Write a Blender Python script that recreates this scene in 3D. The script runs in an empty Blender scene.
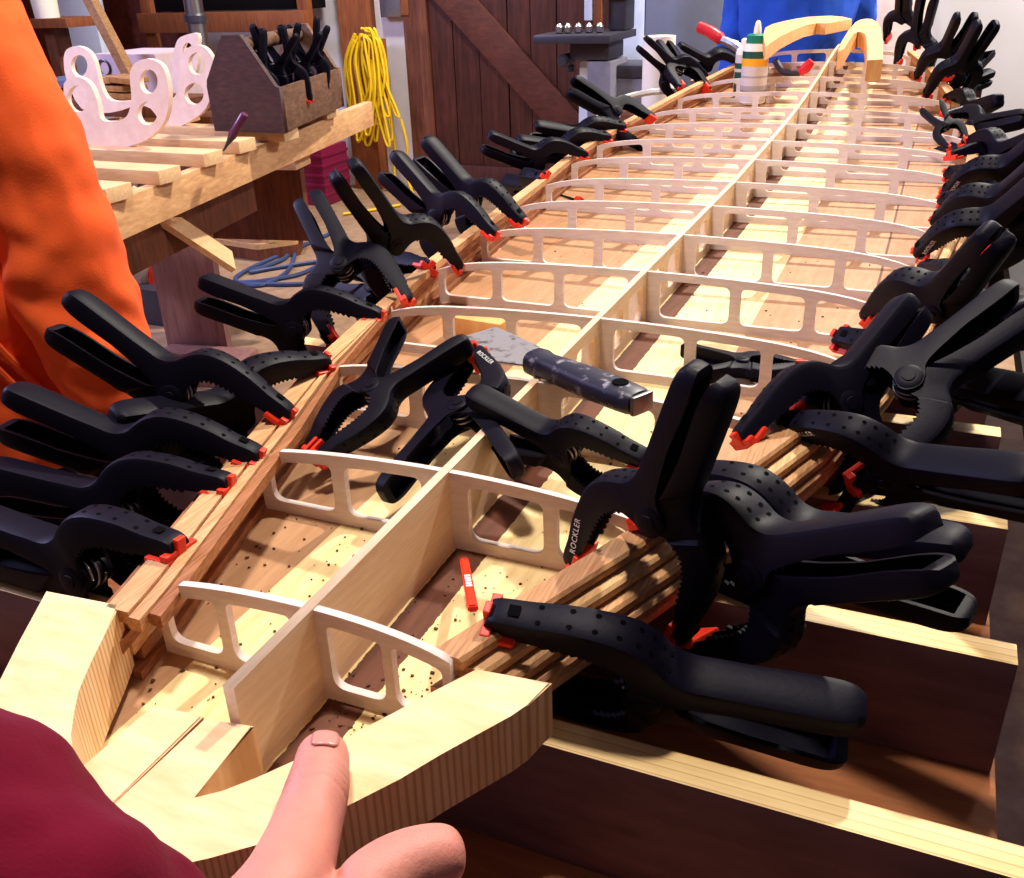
import bpy, bmesh, math, random
import numpy as np
from mathutils import Vector, Matrix
random.seed(7)
sc = bpy.context.scene
COL = sc.collection
PI = math.pi

# ------------------------------------------------------------------ camera
F_PX, CX, CY = 950.0, 512.0, 439.0
RC = np.array([[0.9201386,0.3903389,-0.0313140],[-0.1483001,0.4213592,0.8946863],[-0.3624253,0.8185915,-0.4455961]])                       # world -> (right, up, forward)
CAM = np.array([0.332816,-0.413996,0.447286])
cam = bpy.data.cameras.new('camera')
co = bpy.data.objects.new('camera', cam)
COL.objects.link(co)
m = Matrix.Identity(4)
for i in range(3):
    m[i][0] = RC[0][i]; m[i][1] = RC[1][i]; m[i][2] = -RC[2][i]; m[i][3] = CAM[i]
co.matrix_world = m
cam.sensor_fit = 'HORIZONTAL'; cam.sensor_width = 36.0
cam.lens = F_PX / 1024 * 36.0
cam.clip_start = 0.02; cam.clip_end = 60
sc.camera = co

def ray(x, y):
    return RC.T @ np.array([(x - CX) / F_PX, -(y - CY) / F_PX, 1.0])
def onz(x, y, z):                          # point of a horizontal plane seen at a pixel
    d = ray(x, y); return Vector(CAM + (z - CAM[2]) / d[2] * d)
def ony(x, y, Y):
    d = ray(x, y); return Vector(CAM + (Y - CAM[1]) / d[1] * d)
def atd(x, y, D):
    return Vector(CAM + ray(x, y) * D)
YR = [-.3, 0, 1.4, 1.6, 1.8, 2.0, 2.2, 2.4, 2.6, 2.8, 3.0, 3.4]
ZR = [0, 0, 0, .0055, .011, .0175, .027, .043, .061, .083, .103, .15]
def rock(y): return float(np.interp(y, YR, ZR))

# ------------------------------------------------------------------ materials
def lin(c):
    return tuple(((v / 12.92) if v <= .04045 else ((v + .055) / 1.055) ** 2.4) for v in c)
def newmat(name):
    mt = bpy.data.materials.new(name); mt.use_nodes = True
    nt = mt.node_tree; b = nt.nodes['Principled BSDF']
    return mt, nt, b
def setspec(b, v):
    for k in ('Specular IOR Level', 'Specular'):
        if k in b.inputs:
            b.inputs[k].default_value = v; break
def coords(nt, scale, rot=(0, 0, 0), kind='Object'):
    tc = nt.nodes.new('ShaderNodeTexCoord'); mp = nt.nodes.new('ShaderNodeMapping')
    mp.inputs['Scale'].default_value = scale; mp.inputs['Rotation'].default_value = rot
    nt.links.new(tc.outputs[kind], mp.inputs['Vector']); return mp.outputs['Vector']
def ramp(nt, src, stops, interp='LINEAR'):
    r = nt.nodes.new('ShaderNodeValToRGB'); r.color_ramp.interpolation = interp
    e = r.color_ramp.elements
    while len(e) < len(stops): e.new(.5)
    for k, (p, c) in zip(e, stops): k.position = p; k.color = (*c, 1)
    nt.links.new(src, r.inputs['Fac']); return r.outputs['Color']
def mix(nt, fac, a, b, mode='MIX'):
    n = nt.nodes.new('ShaderNodeMix'); n.data_type = 'RGBA'; n.blend_type = mode
    for v, s in ((fac, n.inputs[0]), (a, n.inputs[6]), (b, n.inputs[7])):
        if isinstance(v, (int, float)): s.default_value = v
        elif isinstance(v, tuple): s.default_value = (*v, 1)
        else: nt.links.new(v, s)
    return n.outputs[2]
def noise(nt, vec, scale, detail=4, rough=.6):
    n = nt.nodes.new('ShaderNodeTexNoise'); n.inputs['Scale'].default_value = scale
    n.inputs['Detail'].default_value = detail; n.inputs['Roughness'].default_value = rough
    nt.links.new(vec, n.inputs['Vector']); return n.outputs['Fac']
def bump(nt, b, src, strength=.3, dist=.002):
    n = nt.nodes.new('ShaderNodeBump'); n.inputs['Strength'].default_value = strength
    n.inputs['Distance'].default_value = dist
    nt.links.new(src, n.inputs['Height']); nt.links.new(n.outputs['Normal'], b.inputs['Normal'])
def plain(name, c, rough=.6, spec=.4, metal=0, var=.12, scale=30):
    mt, nt, b = newmat(name)
    c = lin(c); v = coords(nt, (1, 1, 1))
    f = noise(nt, v, scale)
    col = ramp(nt, f, [(.3, tuple(x * (1 - var) for x in c)), (.7, tuple(min(1, x * (1 + var)) for x in c))])
    nt.links.new(col, b.inputs['Base Color'])
    b.inputs['Roughness'].default_value = rough; setspec(b, spec); b.inputs['Metallic'].default_value = metal
    return mt
def wood(name, light, dark, scale=(14, 1.2, 14), rough=.65, spec=.25, grain=6, knots=False, spots=0, rings=0):
    """grain stretched along the axis with the small scale"""
    mt, nt, b = newmat(name)
    v = coords(nt, scale)
    f = noise(nt, v, grain, 6, .62)
    col = ramp(nt, f, [(.28, lin(dark)), (.5, tuple((x + y) / 2 for x, y in zip(lin(light), lin(dark)))), (.68, lin(light))])
    v2 = coords(nt, (1, 1, 1)); f2 = noise(nt, v2, 5, 3)
    col = mix(nt, .35, col, ramp(nt, f2, [(.3, lin(dark)), (.7, lin(light))]))
    if knots:
        vo = nt.nodes.new('ShaderNodeTexVoronoi'); vo.inputs['Scale'].default_value = 1.0
        vk = coords(nt, tuple(max(1.2, s * .45) for s in scale)); nt.links.new(vk, vo.inputs['Vector'])
        kf = ramp(nt, vo.outputs['Distance'], [(.06, (1, 1, 1)), (.13, (0, 0, 0))])
        col = mix(nt, kf, col, tuple(x * .25 for x in lin(dark)))
    if spots:
        v3 = coords(nt, (1, 1, 1)); f3 = noise(nt, v3, spots, 2, .5)
        sp = ramp(nt, f3, [(.70, (0, 0, 0)), (.74, (1, 1, 1))])
        col = mix(nt, sp, col, tuple(x * .3 for x in lin(dark)))
    nt.links.new(col, b.inputs['Base Color'])
    b.inputs['Roughness'].default_value = rough; setspec(b, spec)
    bump(nt, b, f, .15, .0015)
    return mt

M = {}
M['rib'] = wood('birch ply', (.89, .84, .82), (.79, .71, .68), (6, 30, 40), spec=.3)
M['spar'] = wood('birch ply spar', (.92, .82, .70), (.82, .69, .55), (40, 4, 40), spec=.3)
for k, (a, d) in enumerate([((.90, .72, .52), (.62, .40, .25)), ((.84, .64, .45), (.54, .34, .21)), ((.74, .50, .33), (.44, .25, .15)),
                            ((.92, .76, .55), (.70, .48, .30)), ((.70, .46, .29), (.40, .22, .13)), ((.86, .66, .46), (.55, .35, .21))]):
    M['strip%d' % k] = wood('cedar strip %d' % k, a, d, (70, 3.5, 70), spots=0)
def blockmat():
    mt = wood('pale cedar block', (.94, .83, .66), (.86, .68, .47), (5, 22, 5), spec=.35, grain=4); nt = mt.node_tree; b = nt.nodes['Principled BSDF']
    src = b.inputs['Base Color'].links[0].from_socket
    wv = nt.nodes.new('ShaderNodeTexWave'); wv.inputs['Scale'].default_value = 120; wv.inputs['Distortion'].default_value = 2.5; wv.inputs['Detail'].default_value = 2
    nt.links.new(coords(nt, (1, .35, .06)), wv.inputs['Vector'])
    geo = nt.nodes.new('ShaderNodeNewGeometry'); sx = nt.nodes.new('ShaderNodeSeparateXYZ'); nt.links.new(geo.outputs['Normal'], sx.inputs[0])
    side = ramp(nt, sx.outputs['Z'], [(.2, (1, 1, 1)), (.4, (0, 0, 0))])
    kerf = ramp(nt, wv.outputs['Fac'], [(.1, (.72, .62, .55)), (.5, (1, 1, 1))])
    nt.links.new(mix(nt, side, src, mix(nt, 1.0, src, kerf, 'MULTIPLY')), b.inputs['Base Color']); return mt
M['block'] = blockmat()
M['block_warm'] = wood('warm cedar block', (.96, .76, .50), (.82, .55, .30), (7, 14, 3), spec=.35)
M['lumber'] = wood('fir lumber', (.92, .79, .60), (.80, .60, .42), (2, 16, 16), spec=.3, knots=False)
M['lumber_y'] = wood('fir beam', (.90, .72, .52), (.70, .49, .32), (16, 1.5, 16), spec=.3)
M['darkwood'] = wood('brown boards', (.50, .28, .18), (.26, .12, .08), (10, 10, 1.2), spec=.3)
M['door'] = wood('barn door boards', (.37, .19, .15), (.15, .065, .055), (9, 9, .7), spec=.35, rough=.5)
M['postwood'] = wood('reddish post', (.62, .36, .20), (.38, .18, .09), (12, 12, 1.0), spec=.3)
M['toolbox'] = wood('weathered toolbox wood', (.33, .20, .18), (.12, .065, .065), (5, 5, 16), spec=.35, rough=.55)
M['toolboxtan'] = wood('worn tan wood', (.52, .38, .29), (.24, .15, .12), (5, 5, 16), spec=.3)
M['edgewood'] = wood('sawn edge', (.88, .72, .52), (.66, .46, .28), (8, 8, 30))
M['scrap'] = wood('scrap wood', (.72, .54, .36), (.40, .26, .16), (10, 10, 30))
M['pinkply'] = wood('milled ply', (.97, .88, .82), (.90, .78, .72), (5, 30, 5), spec=.3)
M['purplewood'] = wood('mauve board', (.60, .44, .42), (.42, .26, .25), (10, 10, 1), spec=.4)
M['basewood'] = wood('bench base panel', (.72, .46, .28), (.48, .26, .14), (2, 12, 12), knots=True)
M['maroonbench'] = wood('dark bench', (.10, .05, .05), (.05, .025, .03), (3, 12, 12))
M['clamp'] = None
def clampmat(name, base, rough):
    mt, nt, b = newmat(name)
    v = coords(nt, (1, 1, 1)); f = noise(nt, v, 260, 3, .6)
    f2 = noise(nt, v, 38, 4, .65)
    s = ramp(nt, f2, [(.74, (0, 0, 0)), (.80, (1, 1, 1))])
    col = mix(nt, s, lin(base), lin((.34, .31, .33)))
    nt.links.new(col, b.inputs['Base Color'])
    b.inputs['Roughness'].default_value = rough; setspec(b, .11)
    bump(nt, b, f, .22, .0006)
    return mt
M['clamp'] = clampmat('black glass filled nylon', (.048, .038, .095), .5)
M['hole_shade'] = plain('painted recess shade', (.015, .012, .015), .9, .05)  # flat black that stands for the shade inside dimples and holes
M['orange'] = plain('orange red pad', (.90, .20, .09), .45, .4, var=.1, scale=90)
M['steel'] = plain('steel', (.62, .60, .60), .35, .5, 1.0, .1, 60)
M['white'] = plain('white print', (.93, .93, .93), .6)
M['red'] = plain('red dip', (.86, .10, .16), .4)
M['gunmetal'] = plain('dark metal', (.30, .29, .32), .4, .5, .6)

# ply form: layered edge on top, plain veneer on faces
def plyform():
    mt, nt, b = newmat('plywood form')
    v = coords(nt, (1, 1, 1))
    geo = nt.nodes.new('ShaderNodeNewGeometry'); sx = nt.nodes.new('ShaderNodeSeparateXYZ')
    nt.links.new(geo.outputs['Normal'], sx.inputs[0])
    sy = nt.nodes.new('ShaderNodeSeparateXYZ'); nt.links.new(v, sy.inputs[0])
    mth = nt.nodes.new('ShaderNodeMath'); mth.operation = 'MULTIPLY'; mth.inputs[1].default_value = 1 / .0075
    nt.links.new(sy.outputs['Y'], mth.inputs[0])
    fr = nt.nodes.new('ShaderNodeMath'); fr.operation = 'FRACT'; nt.links.new(mth.outputs[0], fr.inputs[0])
    lay = ramp(nt, fr.outputs[0], [(.0, lin((.93, .80, .55))), (.5, lin((.80, .60, .36))), (.62, lin((.95, .83, .58)))], 'CONSTANT')
    vv = coords(nt, (3, 10, 10)); f = noise(nt, vv, 6, 5)
    lay = mix(nt, .3, lay, ramp(nt, f, [(.3, lin((.75, .55, .33))), (.7, lin((.97, .85, .62)))]))
    face = ramp(nt, f, [(.3, lin((.40, .27, .27))), (.7, lin((.50, .35, .35)))])
    vo = nt.nodes.new('ShaderNodeTexVoronoi'); vo.inputs['Scale'].default_value = 1
    vk = coords(nt, (7, 1, 14)); nt.links.new(vk, vo.inputs['Vector'])
    kf = ramp(nt, vo.outputs['Distance'], [(.10, (1, 1, 1)), (.17, (0, 0, 0))])
    face = mix(nt, kf, face, lin((.20, .10, .08)))
    up = ramp(nt, sx.outputs['Z'], [(.5, (0, 0, 0)), (.7, (1, 1, 1))])
    nt.links.new(mix(nt, up, face, lay), b.inputs['Base Color'])
    b.inputs['Roughness'].default_value = .5; setspec(b, .35)
    return mt
M['form'] = plyform()

# bottom panel: bright centre plank, tan outer planks, dark glue-stained strip beside the spar
def panelmat():
    mt, nt, b = newmat('bottom planks')
    v = coords(nt, (1, 1, 1)); s = nt.nodes.new('ShaderNodeSeparateXYZ'); nt.links.new(v, s.inputs[0])
    vn = coords(nt, (20, 2.5, 20)); f = noise(nt, vn, 6, 6)
    mp = nt.nodes.new('ShaderNodeMapRange'); mp.inputs[1].default_value = -.5; mp.inputs[2].default_value = .5
    nt.links.new(s.outputs['X'], mp.inputs[0])
    P = lambda x: x + .5
    cen, tan, tan2 = lin((.95, .86, .64)), lin((.72, .555, .41)), lin((.68, .505, .36))
    pl = ramp(nt, mp.outputs[0], [(0, tan2), (P(-.27), lin((.70, .46, .28))), (P(-.268), tan), (P(-.112), lin((.30, .15, .08))), (P(-.110), cen), (P(.138), lin((.40, .22, .12))), (P(.140), tan), (P(.285), lin((.40, .22, .12))), (P(.287), tan2)], 'CONSTANT')
    g = ramp(nt, f, [(.3, (.80, .72, .64)), (.65, (1, 1, 1))])
    col = mix(nt, 1.0, pl, g, 'MULTIPLY')
    # irregular glue strip along the spar
    w = noise(nt, coords(nt, (40, 40, 40)), 3, 4)
    ad = nt.nodes.new('ShaderNodeMath'); ad.operation = 'MULTIPLY_ADD'; ad.inputs[1].default_value = .004; 
    nt.links.new(w, ad.inputs[0]); nt.links.new(s.outputs['X'], ad.inputs[2])
    m2 = nt.nodes.new('ShaderNodeMapRange'); m2.inputs[1].default_value = 0; m2.inputs[2].default_value = .1
    nt.links.new(ad.outputs[0], m2.inputs[0])
    st = ramp(nt, m2.outputs[0], [(0, (0, 0, 0)), (.08, (1, 1, 1)), (.375, (0, 0, 0))], 'CONSTANT')
    col = mix(nt, st, col, mix(nt, f, lin((.22, .10, .06)), lin((.46, .26, .16))))
    # stains and specks
    f3 = noise(nt, v, 11, 5, .7)
    col = mix(nt, ramp(nt, f3, [(.64, (0, 0, 0)), (.70, (.6, .6, .6))]), col, lin((.42, .24, .13)))
    nt.links.new(col, b.inputs['Base Color'])
    b.inputs['Roughness'].default_value = .6; setspec(b, .3)
    return mt
M['panel'] = panelmat()

# ------------------------------------------------------------------ object helpers
def link(name, me, mat=None, parent=None):
    o = bpy.data.objects.new(name, me); COL.objects.link(o)
    if parent is not None: o.parent = parent
    if mat is not None:
        for x in (mat if isinstance(mat, (list, tuple)) else [mat]): me.materials.append(x)
    return o
def obj(name, bm, mat=None, parent=None, smooth=.7):
    bmesh.ops.recalc_face_normals(bm, faces=bm.faces)
    if smooth:
        for f in bm.faces: f.smooth = True
        for e in bm.edges:
            if len(e.link_faces) == 2 and e.calc_face_angle(0) > smooth: e.smooth = False
    me = bpy.data.meshes.new(name); bm.to_mesh(me); bm.free()
    return link(name, me, mat, parent)
def tag(o, label=None, cat=None, group=None, kind=None):
    if label: o['label'] = label
    if cat: o['category'] = cat
    if group: o['group'] = group
    if kind: o['kind'] = kind
    return o
def thing(name, label, cat, loc=(0, 0, 0), rz=0, group=None):
    o = bpy.data.objects.new(name, None); COL.objects.link(o)
    o.empty_display_size = .02
    o.location = loc; o.rotation_euler = (0, 0, rz)
    return tag(o, label, cat, group)
def box(bm, lo, hi, mtx=None, bev=0):
    r = bmesh.ops.create_cube(bm, size=1)
    vs = r['verts']
    for v in vs:
        v.co = Vector([lo[i] + (v.co[i] + .5) * (hi[i] - lo[i]) for i in range(3)])
    if bev:
        es = list({e for v in vs for e in v.link_edges})
        rr = bmesh.ops.bevel(bm, geom=es, offset=bev, segments=2, affect='EDGES', profile=.6)
        vs = list({v for f in rr['faces'] for v in f.verts} | {v for v in vs if v.is_valid})
    if mtx is not None:
        for v in vs: v.co = mtx @ v.co
    return vs
def boxo(name, lo, hi, mat, parent=None, bev=.002, mtx=None):
    bm = bmesh.new(); box(bm, lo, hi, mtx, bev); return obj(name, bm, mat, parent, .5)
def frame(p, q):
    d = (Vector(q) - Vector(p)).normalized()
    u = Vector((0, 0, 1)) if abs(d.z) < .95 else Vector((1, 0, 0))
    s = d.cross(u).normalized(); t = s.cross(d)
    return d, s, t
def tube(bm, pts, rad, n=10, caps=True, closed=False):
    pts = [Vector(p) for p in pts]; rings = []
    rs = rad if isinstance(rad, (list, tuple)) else [rad] * len(pts)
    d, s, t = frame(pts[0], pts[1])
    for i, p in enumerate(pts):
        if closed: dd = pts[(i + 1) % len(pts)] - pts[i - 1]
        else: dd = pts[min(i + 1, len(pts) - 1)] - pts[max(i - 1, 0)]
        dd.normalize()
        s = (s - dd * s.dot(dd))
        if s.length < 1e-6: s = frame((0, 0, 0), dd)[1]
        s.normalize(); t = s.cross(dd)
        rings.append([bm.verts.new(p + (s * math.cos(2 * PI * k / n) + t * math.sin(2 * PI * k / n)) * rs[i]) for k in range(n)])
    for i in range(len(rings) - (0 if closed else 1)):
        a, b = rings[i], rings[(i + 1) % len(rings)]
        for k in range(n): bm.faces.new((a[k], a[(k + 1) % n], b[(k + 1) % n], b[k]))
    if caps and not closed:
        bm.faces.new(rings[0]); bm.faces.new(rings[-1][::-1])
    return rings
def smoothpath(pts, n=8):
    pts = [Vector(p) for p in pts]; out = []
    for i in range(len(pts) - 1):
        p0, p1, p2, p3 = pts[max(i - 1, 0)], pts[i], pts[i + 1], pts[min(i + 2, len(pts) - 1)]
        for k in range(n):
            t = k / n
            out.append(.5 * ((2 * p1) + (p2 - p0) * t + (2 * p0 - 5 * p1 + 4 * p2 - p3) * t * t + (3 * p1 - p0 - 3 * p2 + p3) * t ** 3))
    out.append(pts[-1]); return out
def lathe(bm, prof, n=24, mtx=None):
    rings = []
    for r, z in prof:
        ring = []
        for k in range(n):
            p = Vector((r * math.cos(2 * PI * k / n), r * math.sin(2 * PI * k / n), z))
            ring.append(bm.verts.new(mtx @ p if mtx is not None else p))
        rings.append(ring)
    for a, b in zip(rings, rings[1:]):
        for k in range(n): bm.faces.new((a[k], a[(k + 1) % n], b[(k + 1) % n], b[k]))
    bm.faces.new(rings[0][::-1]); bm.faces.new(rings[-1])
def prism(bm, poly, z0, z1, mtx=None, bev=0):
    """poly: xy outline, extruded between z0 and z1"""
    lo = [bm.verts.new((p[0], p[1], z0)) for p in poly]; hi = [bm.verts.new((p[0], p[1], z1)) for p in poly]
    n = len(poly); fs = [bm.faces.new(lo[::-1]), bm.faces.new(hi)]
    for k in range(n): fs.append(bm.faces.new((lo[k], lo[(k + 1) % n], hi[(k + 1) % n], hi[k])))
    vs = lo + hi
    if bev:
        es = [e for f in fs[:2] for e in f.edges]
        rr = bmesh.ops.bevel(bm, geom=es, offset=bev, segments=2, affect='EDGES')
        vs = list({v for v in vs if v.is_valid} | {v for f in rr['faces'] for v in f.verts})
    if mtx is not None:
        for v in vs: v.co = mtx @ v.co
def fillet(poly, r, n=5):
    out = []; N = len(poly)
    for i in range(N):
        p = Vector(poly[i]); a = Vector(poly[i - 1]) - p; b = Vector(poly[(i + 1) % N]) - p
        rr = min(r, a.length * .45, b.length * .45)
        A = p + a.normalized() * rr; B = p + b.normalized() * rr
        if a.normalized().dot(b.normalized()) < -.97: out.append(p); continue
        for k in range(n + 1):
            t = k / n; out.append((1 - t) ** 2 * A + 2 * t * (1 - t) * p + t * t * B)
    return out
def plate_mesh(name, outline, holes, thick, mtx):
    """flat plate with real holes, local XY outline, thickness along local Z, then mtx"""
    cu = bpy.data.curves.new(name, 'CURVE'); cu.dimensions = '2D'; cu.fill_mode = 'BOTH'; cu.extrude = thick / 2
    for poly in [outline] + holes:
        sp = cu.splines.new('POLY'); sp.points.add(len(poly) - 1)
        for k, p in enumerate(poly): sp.points[k].co = (p[0], p[1], 0, 1)
        sp.use_cyclic_u = True
    o = bpy.data.objects.new(name, cu); COL.objects.link(o)
    dg = bpy.context.evaluated_depsgraph_get()
    me = bpy.data.meshes.new_from_object(o.evaluated_get(dg))
    bpy.data.objects.remove(o); bpy.data.curves.remove(cu)
    me.transform(mtx); me.name = name
    me.materials.clear()
    return me
YZ = Matrix(((0, 0, 1, 0), (1, 0, 0, 0), (0, 1, 0, 0), (0, 0, 0, 1)))        # (u,v,w) -> y=u z=v x=w
XZ = Matrix(((1, 0, 0, 0), (0, 0, -1, 0), (0, 1, 0, 0), (0, 0, 0, 1)))       # (u,v,w) -> x=u z=v y=-w
def text_mesh(name, s, size, thick):
    cu = bpy.data.curves.new(name, 'FONT'); cu.body = s; cu.size = size; cu.extrude = thick
    cu.align_x = 'CENTER'; cu.align_y = 'CENTER'; cu.space_character = 1.15
    o = bpy.data.objects.new(name, cu); COL.objects.link(o)
    dg = bpy.context.evaluated_depsgraph_get()
    me = bpy.data.meshes.new_from_object(o.evaluated_get(dg))
    bpy.data.objects.remove(o); bpy.data.curves.remove(cu); me.materials.clear(); me.name = name
    return me
def skin_mesh(name, verts, edges, radii, root=0, sub=2):
    me = bpy.data.meshes.new(name); me.from_pydata([tuple(v) for v in verts], edges, [])
    o = bpy.data.objects.new(name, me); COL.objects.link(o)
    md = o.modifiers.new('skin', 'SKIN'); md.use_smooth_shade = True
    sv = me.skin_vertices[0].data if me.skin_vertices else None
    if sv is None:
        bpy.context.view_layer.objects.active = o
        bpy.ops.mesh.customdata_skin_add(); sv = me.skin_vertices[0].data
    for k, r in enumerate(radii):
        sv[k].radius = (r, r) if not isinstance(r, tuple) else r
        sv[k].use_root = (k == root)
    ss = o.modifiers.new('sub', 'SUBSURF'); ss.levels = sub; ss.render_levels = sub
    dg = bpy.context.evaluated_depsgraph_get()
    out = bpy.data.meshes.new_from_object(o.evaluated_get(dg))
    bpy.data.objects.remove(o); bpy.data.meshes.remove(me)
    for p in out.polygons: p.use_smooth = True
    out.name = name; return out

# ------------------------------------------------------------------ the board
WY = [-.15, 0, .2, .4, .6, .8, 1.0, 1.2, 1.4, 1.6, 1.8, 2.0, 2.2, 2.4, 2.6, 2.8, 3.0, 3.15]
WW = [.10, .135, .192, .247, .283, .314, .336, .355, .376, .392, .40, .398, .383, .357, .322, .280, .228, .18]
YRW = [-.15, .0, .015, .13, .165, .24, .4, .6]; WRW = [.05, .085, .090, .138, .154, .184, .240, .283]
def wid(y, s=-1):
    return float(np.interp(y, YRW, WRW)) if s > 0 and y < .6 else float(np.interp(y, WY, WW))
HS = .075
board = thing('paddleboard_frame', 'long plywood paddleboard skeleton of ribs and centre spar with laminated wooden rails', 'boat frame')
# bottom panel
bm = bmesh.new(); ys = np.linspace(-.16, 3.12, 66); rows = []
for y in ys:
    rows.append([[bm.verts.new((u * (wid(y, u) + .035), y, rock(y) + dz)) for u in np.linspace(-1, 1, 9)] for dz in (0, -.005)])
for a, b in zip(rows, rows[1:]):
    for L in (0, 1):
        for k in range(8): bm.faces.new((a[L][k], a[L][k + 1], b[L][k + 1], b[L][k]))
    for k in (0, 8): bm.faces.new((a[0][k], b[0][k], b[1][k], a[1][k]))
for r in (rows[0], rows[-1]):
    for k in range(8): bm.faces.new((r[0][k], r[0][k + 1], r[1][k + 1], r[1][k]))
obj('bottom_panel', bm, M['panel'], board, .5)
# spar
SOLID = {-1, 0, 1, 6}
top = [(-.085, HS)] + [(y, HS + rock(y)) for y in np.arange(.2, 3.01, .2)] + [(3.14, HS + rock(3.14) - .008)]
bot = [(3.14, rock(3.14))] + [(y, rock(y)) for y in np.arange(3.0, .1, -.2)] + [(-.085, 0)]
holes = []
for i in range(-1, 15):
    if i in SOLID: continue
    y0 = i * .2
    for a, b in ((.022, .088), (.112, .178)):
        ya, yb = y0 + a, y0 + b
        holes.append(fillet([(ya, rock(ya) + .014), (yb, rock(yb) + .014), (yb, rock(yb) + HS - .014), (ya, rock(ya) + HS - .014)], .014))
link('spar', plate_mesh('spar', top + bot, holes, .008, YZ), M['spar'], board)
# ribs
def ribtop(u, dr=.013):             # u = |x|/w
    return HS - .001 - .012 * u ** 2 - dr * u ** 8
for i in range(16):
    y = i * .2; wl, wr = wid(y, -1), wid(y, 1) + (0 if i else .018)
    N = 14; dr = [.003, .003, .006, .010][i] if i < 4 else .013
    up = [((wr if t > 0 else wl) * t, ribtop(abs(t), dr)) for t in np.linspace(1, -1, 2 * N + 1)]
    if i < 4:                           # ribs are notched under the wide left rail
        nx = -(wl - .0255 * float(np.interp(y, [.25, .6], [1, .12])))
        up = [p for p in up if p[0] > nx] + [(nx, ribtop(nx / -wl, dr)), (nx - .0002, .0585), (-wl, .0560)]
    outl = [(-wl, .0), (wr, 0)] + up
    holes = []
    for s in (-1, 1):
        w = wl if s < 0 else wr; cuts = [(.12, .52), (.59, .94)] if w < .26 else [(.07, .37), (.415, .675), (.72, .968)]
        for a, b in cuts:
            xs = np.linspace(b, a, 5)
            pts = [(s * a * w, .0115), (s * b * w, .0115)] + [(s * t * w, ribtop(t, dr) - .0105) for t in xs]
            holes.append(fillet(pts, .0105))
    me = plate_mesh('rib', outl, holes, .006, XZ)
    r = link('rib', me, M['rib'], board); r.location = (0, y, rock(y))
# rails: stepped strips
PROF = [(0, .022, .0495, .0600), (.003, .034, .0390, .0493), (.006, .044, .0285, .0388), (.008, .049, .0180, .0283), (.006, .046, .0075, .0178), (.001, .038, -.003, .0073)]
for s in (-1, 1):
    for k, (o0, o1, z0, z1) in enumerate(PROF + ([(-.013, -.0006, .0497, .0603), (-.026, -.0136, .0495, .0598)] if s < 0 else [])):
        bm = bmesh.new(); prev = None
        st = (-.035 if s < 0 else .002) + [0, .006, -.008, .004, .012, 0, -.004, .005][k]
        yy = [st] + list(np.arange(math.ceil((st + .02) / .05) * .05, 3.06, .05))
        for y in yy:
            if k > 5 and y > .62: break
            w = wid(y, s) + .0005; zr = rock(y)
            if k > 5:
                e_ = float(np.interp(y, [.25, .6], [1, .12])); o0, o1 = ((-.013, -.0006), (-.026, -.0136))[k - 6]; o0 *= e_; o1 = o1 * e_ - .0004
            j = .0008 * math.sin(y * 9 + k * 2 + s)
            ring = [bm.verts.new((s * (w + o), y, z + zr)) for o, z in ((o0 + j, z0), (o1 + j - min(.002, (o1 - o0) * .3), z0), (o1 + j, z0 + .002), (o1 + j, z1 - .0025), (o1 + j - min(.0025, (o1 - o0) * .4), z1), (o0 + j, z1))]
            if prev:
                for q in range(6): bm.faces.new((prev[q], prev[(q + 1) % 6], ring[(q + 1) % 6], ring[q]))
            else: bm.faces.new(ring)
            prev = ring
        bm.faces.new(prev[::-1])
        obj('rail_strip', bm, M['strip%d' % ((k * 2 + (s > 0)) % 6)], board, .4)

# ------------------------------------------------------------------ plywood forms and base
G = 'plywood cross forms under the board'
ORD = ['nearest', 'second', 'third', 'fourth', 'fifth', 'sixth', 'seventh', 'eighth', 'ninth', 'tenth', 'eleventh', 'twelfth', 'thirteenth', 'fourteenth', 'fifteenth', 'sixteenth']
for i in range(16):
    y = .03 + .193 * i
    bm = bmesh.new(); box(bm, (-.445, -.0125, -.112), (.443 if i else .455, .0125, rock(y) - .008), None, .0008)
    o = obj('cross_form', bm, M['form'], None, .5); o.location = (0, y, 0)
    tag(o, ('plywood cross form standing under the board, nearest the camera' if i == 0 else ORD[i] + ' plywood cross form from the camera under the board'), 'plywood form', G)
table = thing('work_table', 'long low workbench base panel carrying the plywood forms', 'workbench', (0, 1.5, -.13))
boxo('panel', (-.47, -1.62, 0), (.447, 1.7, .0172), M['basewood'], table)
boxo('side_rail', (.40, -1.62, -.09), (.44, 1.7, -.001), M['darkwood'], table)
boxo('side_rail', (-.44, -1.62, -.09), (-.40, 1.7, -.001), M['darkwood'], table)
for x in (-.36, .36):
    for y in (-1.5, 1.55): boxo('leg', (x - .045, y - .045, -.77), (x + .045, y + .045, -.001), M['darkwood'], table)
sb = thing('side_bench', 'dark maroon bench top beside the right ends of the forms', 'workbench', (.95, 1.4, -.24))
boxo('top', (-.42, -2.0, 0), (.42, 1.9, .04), M['maroonbench'], sb)
for x in (-.36, .36):
    for y in (-1.8, 1.8): boxo('leg', (x - .04, y - .04, -.66), (x + .04, y + .04, -.001), M['maroonbench'], sb)
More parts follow.
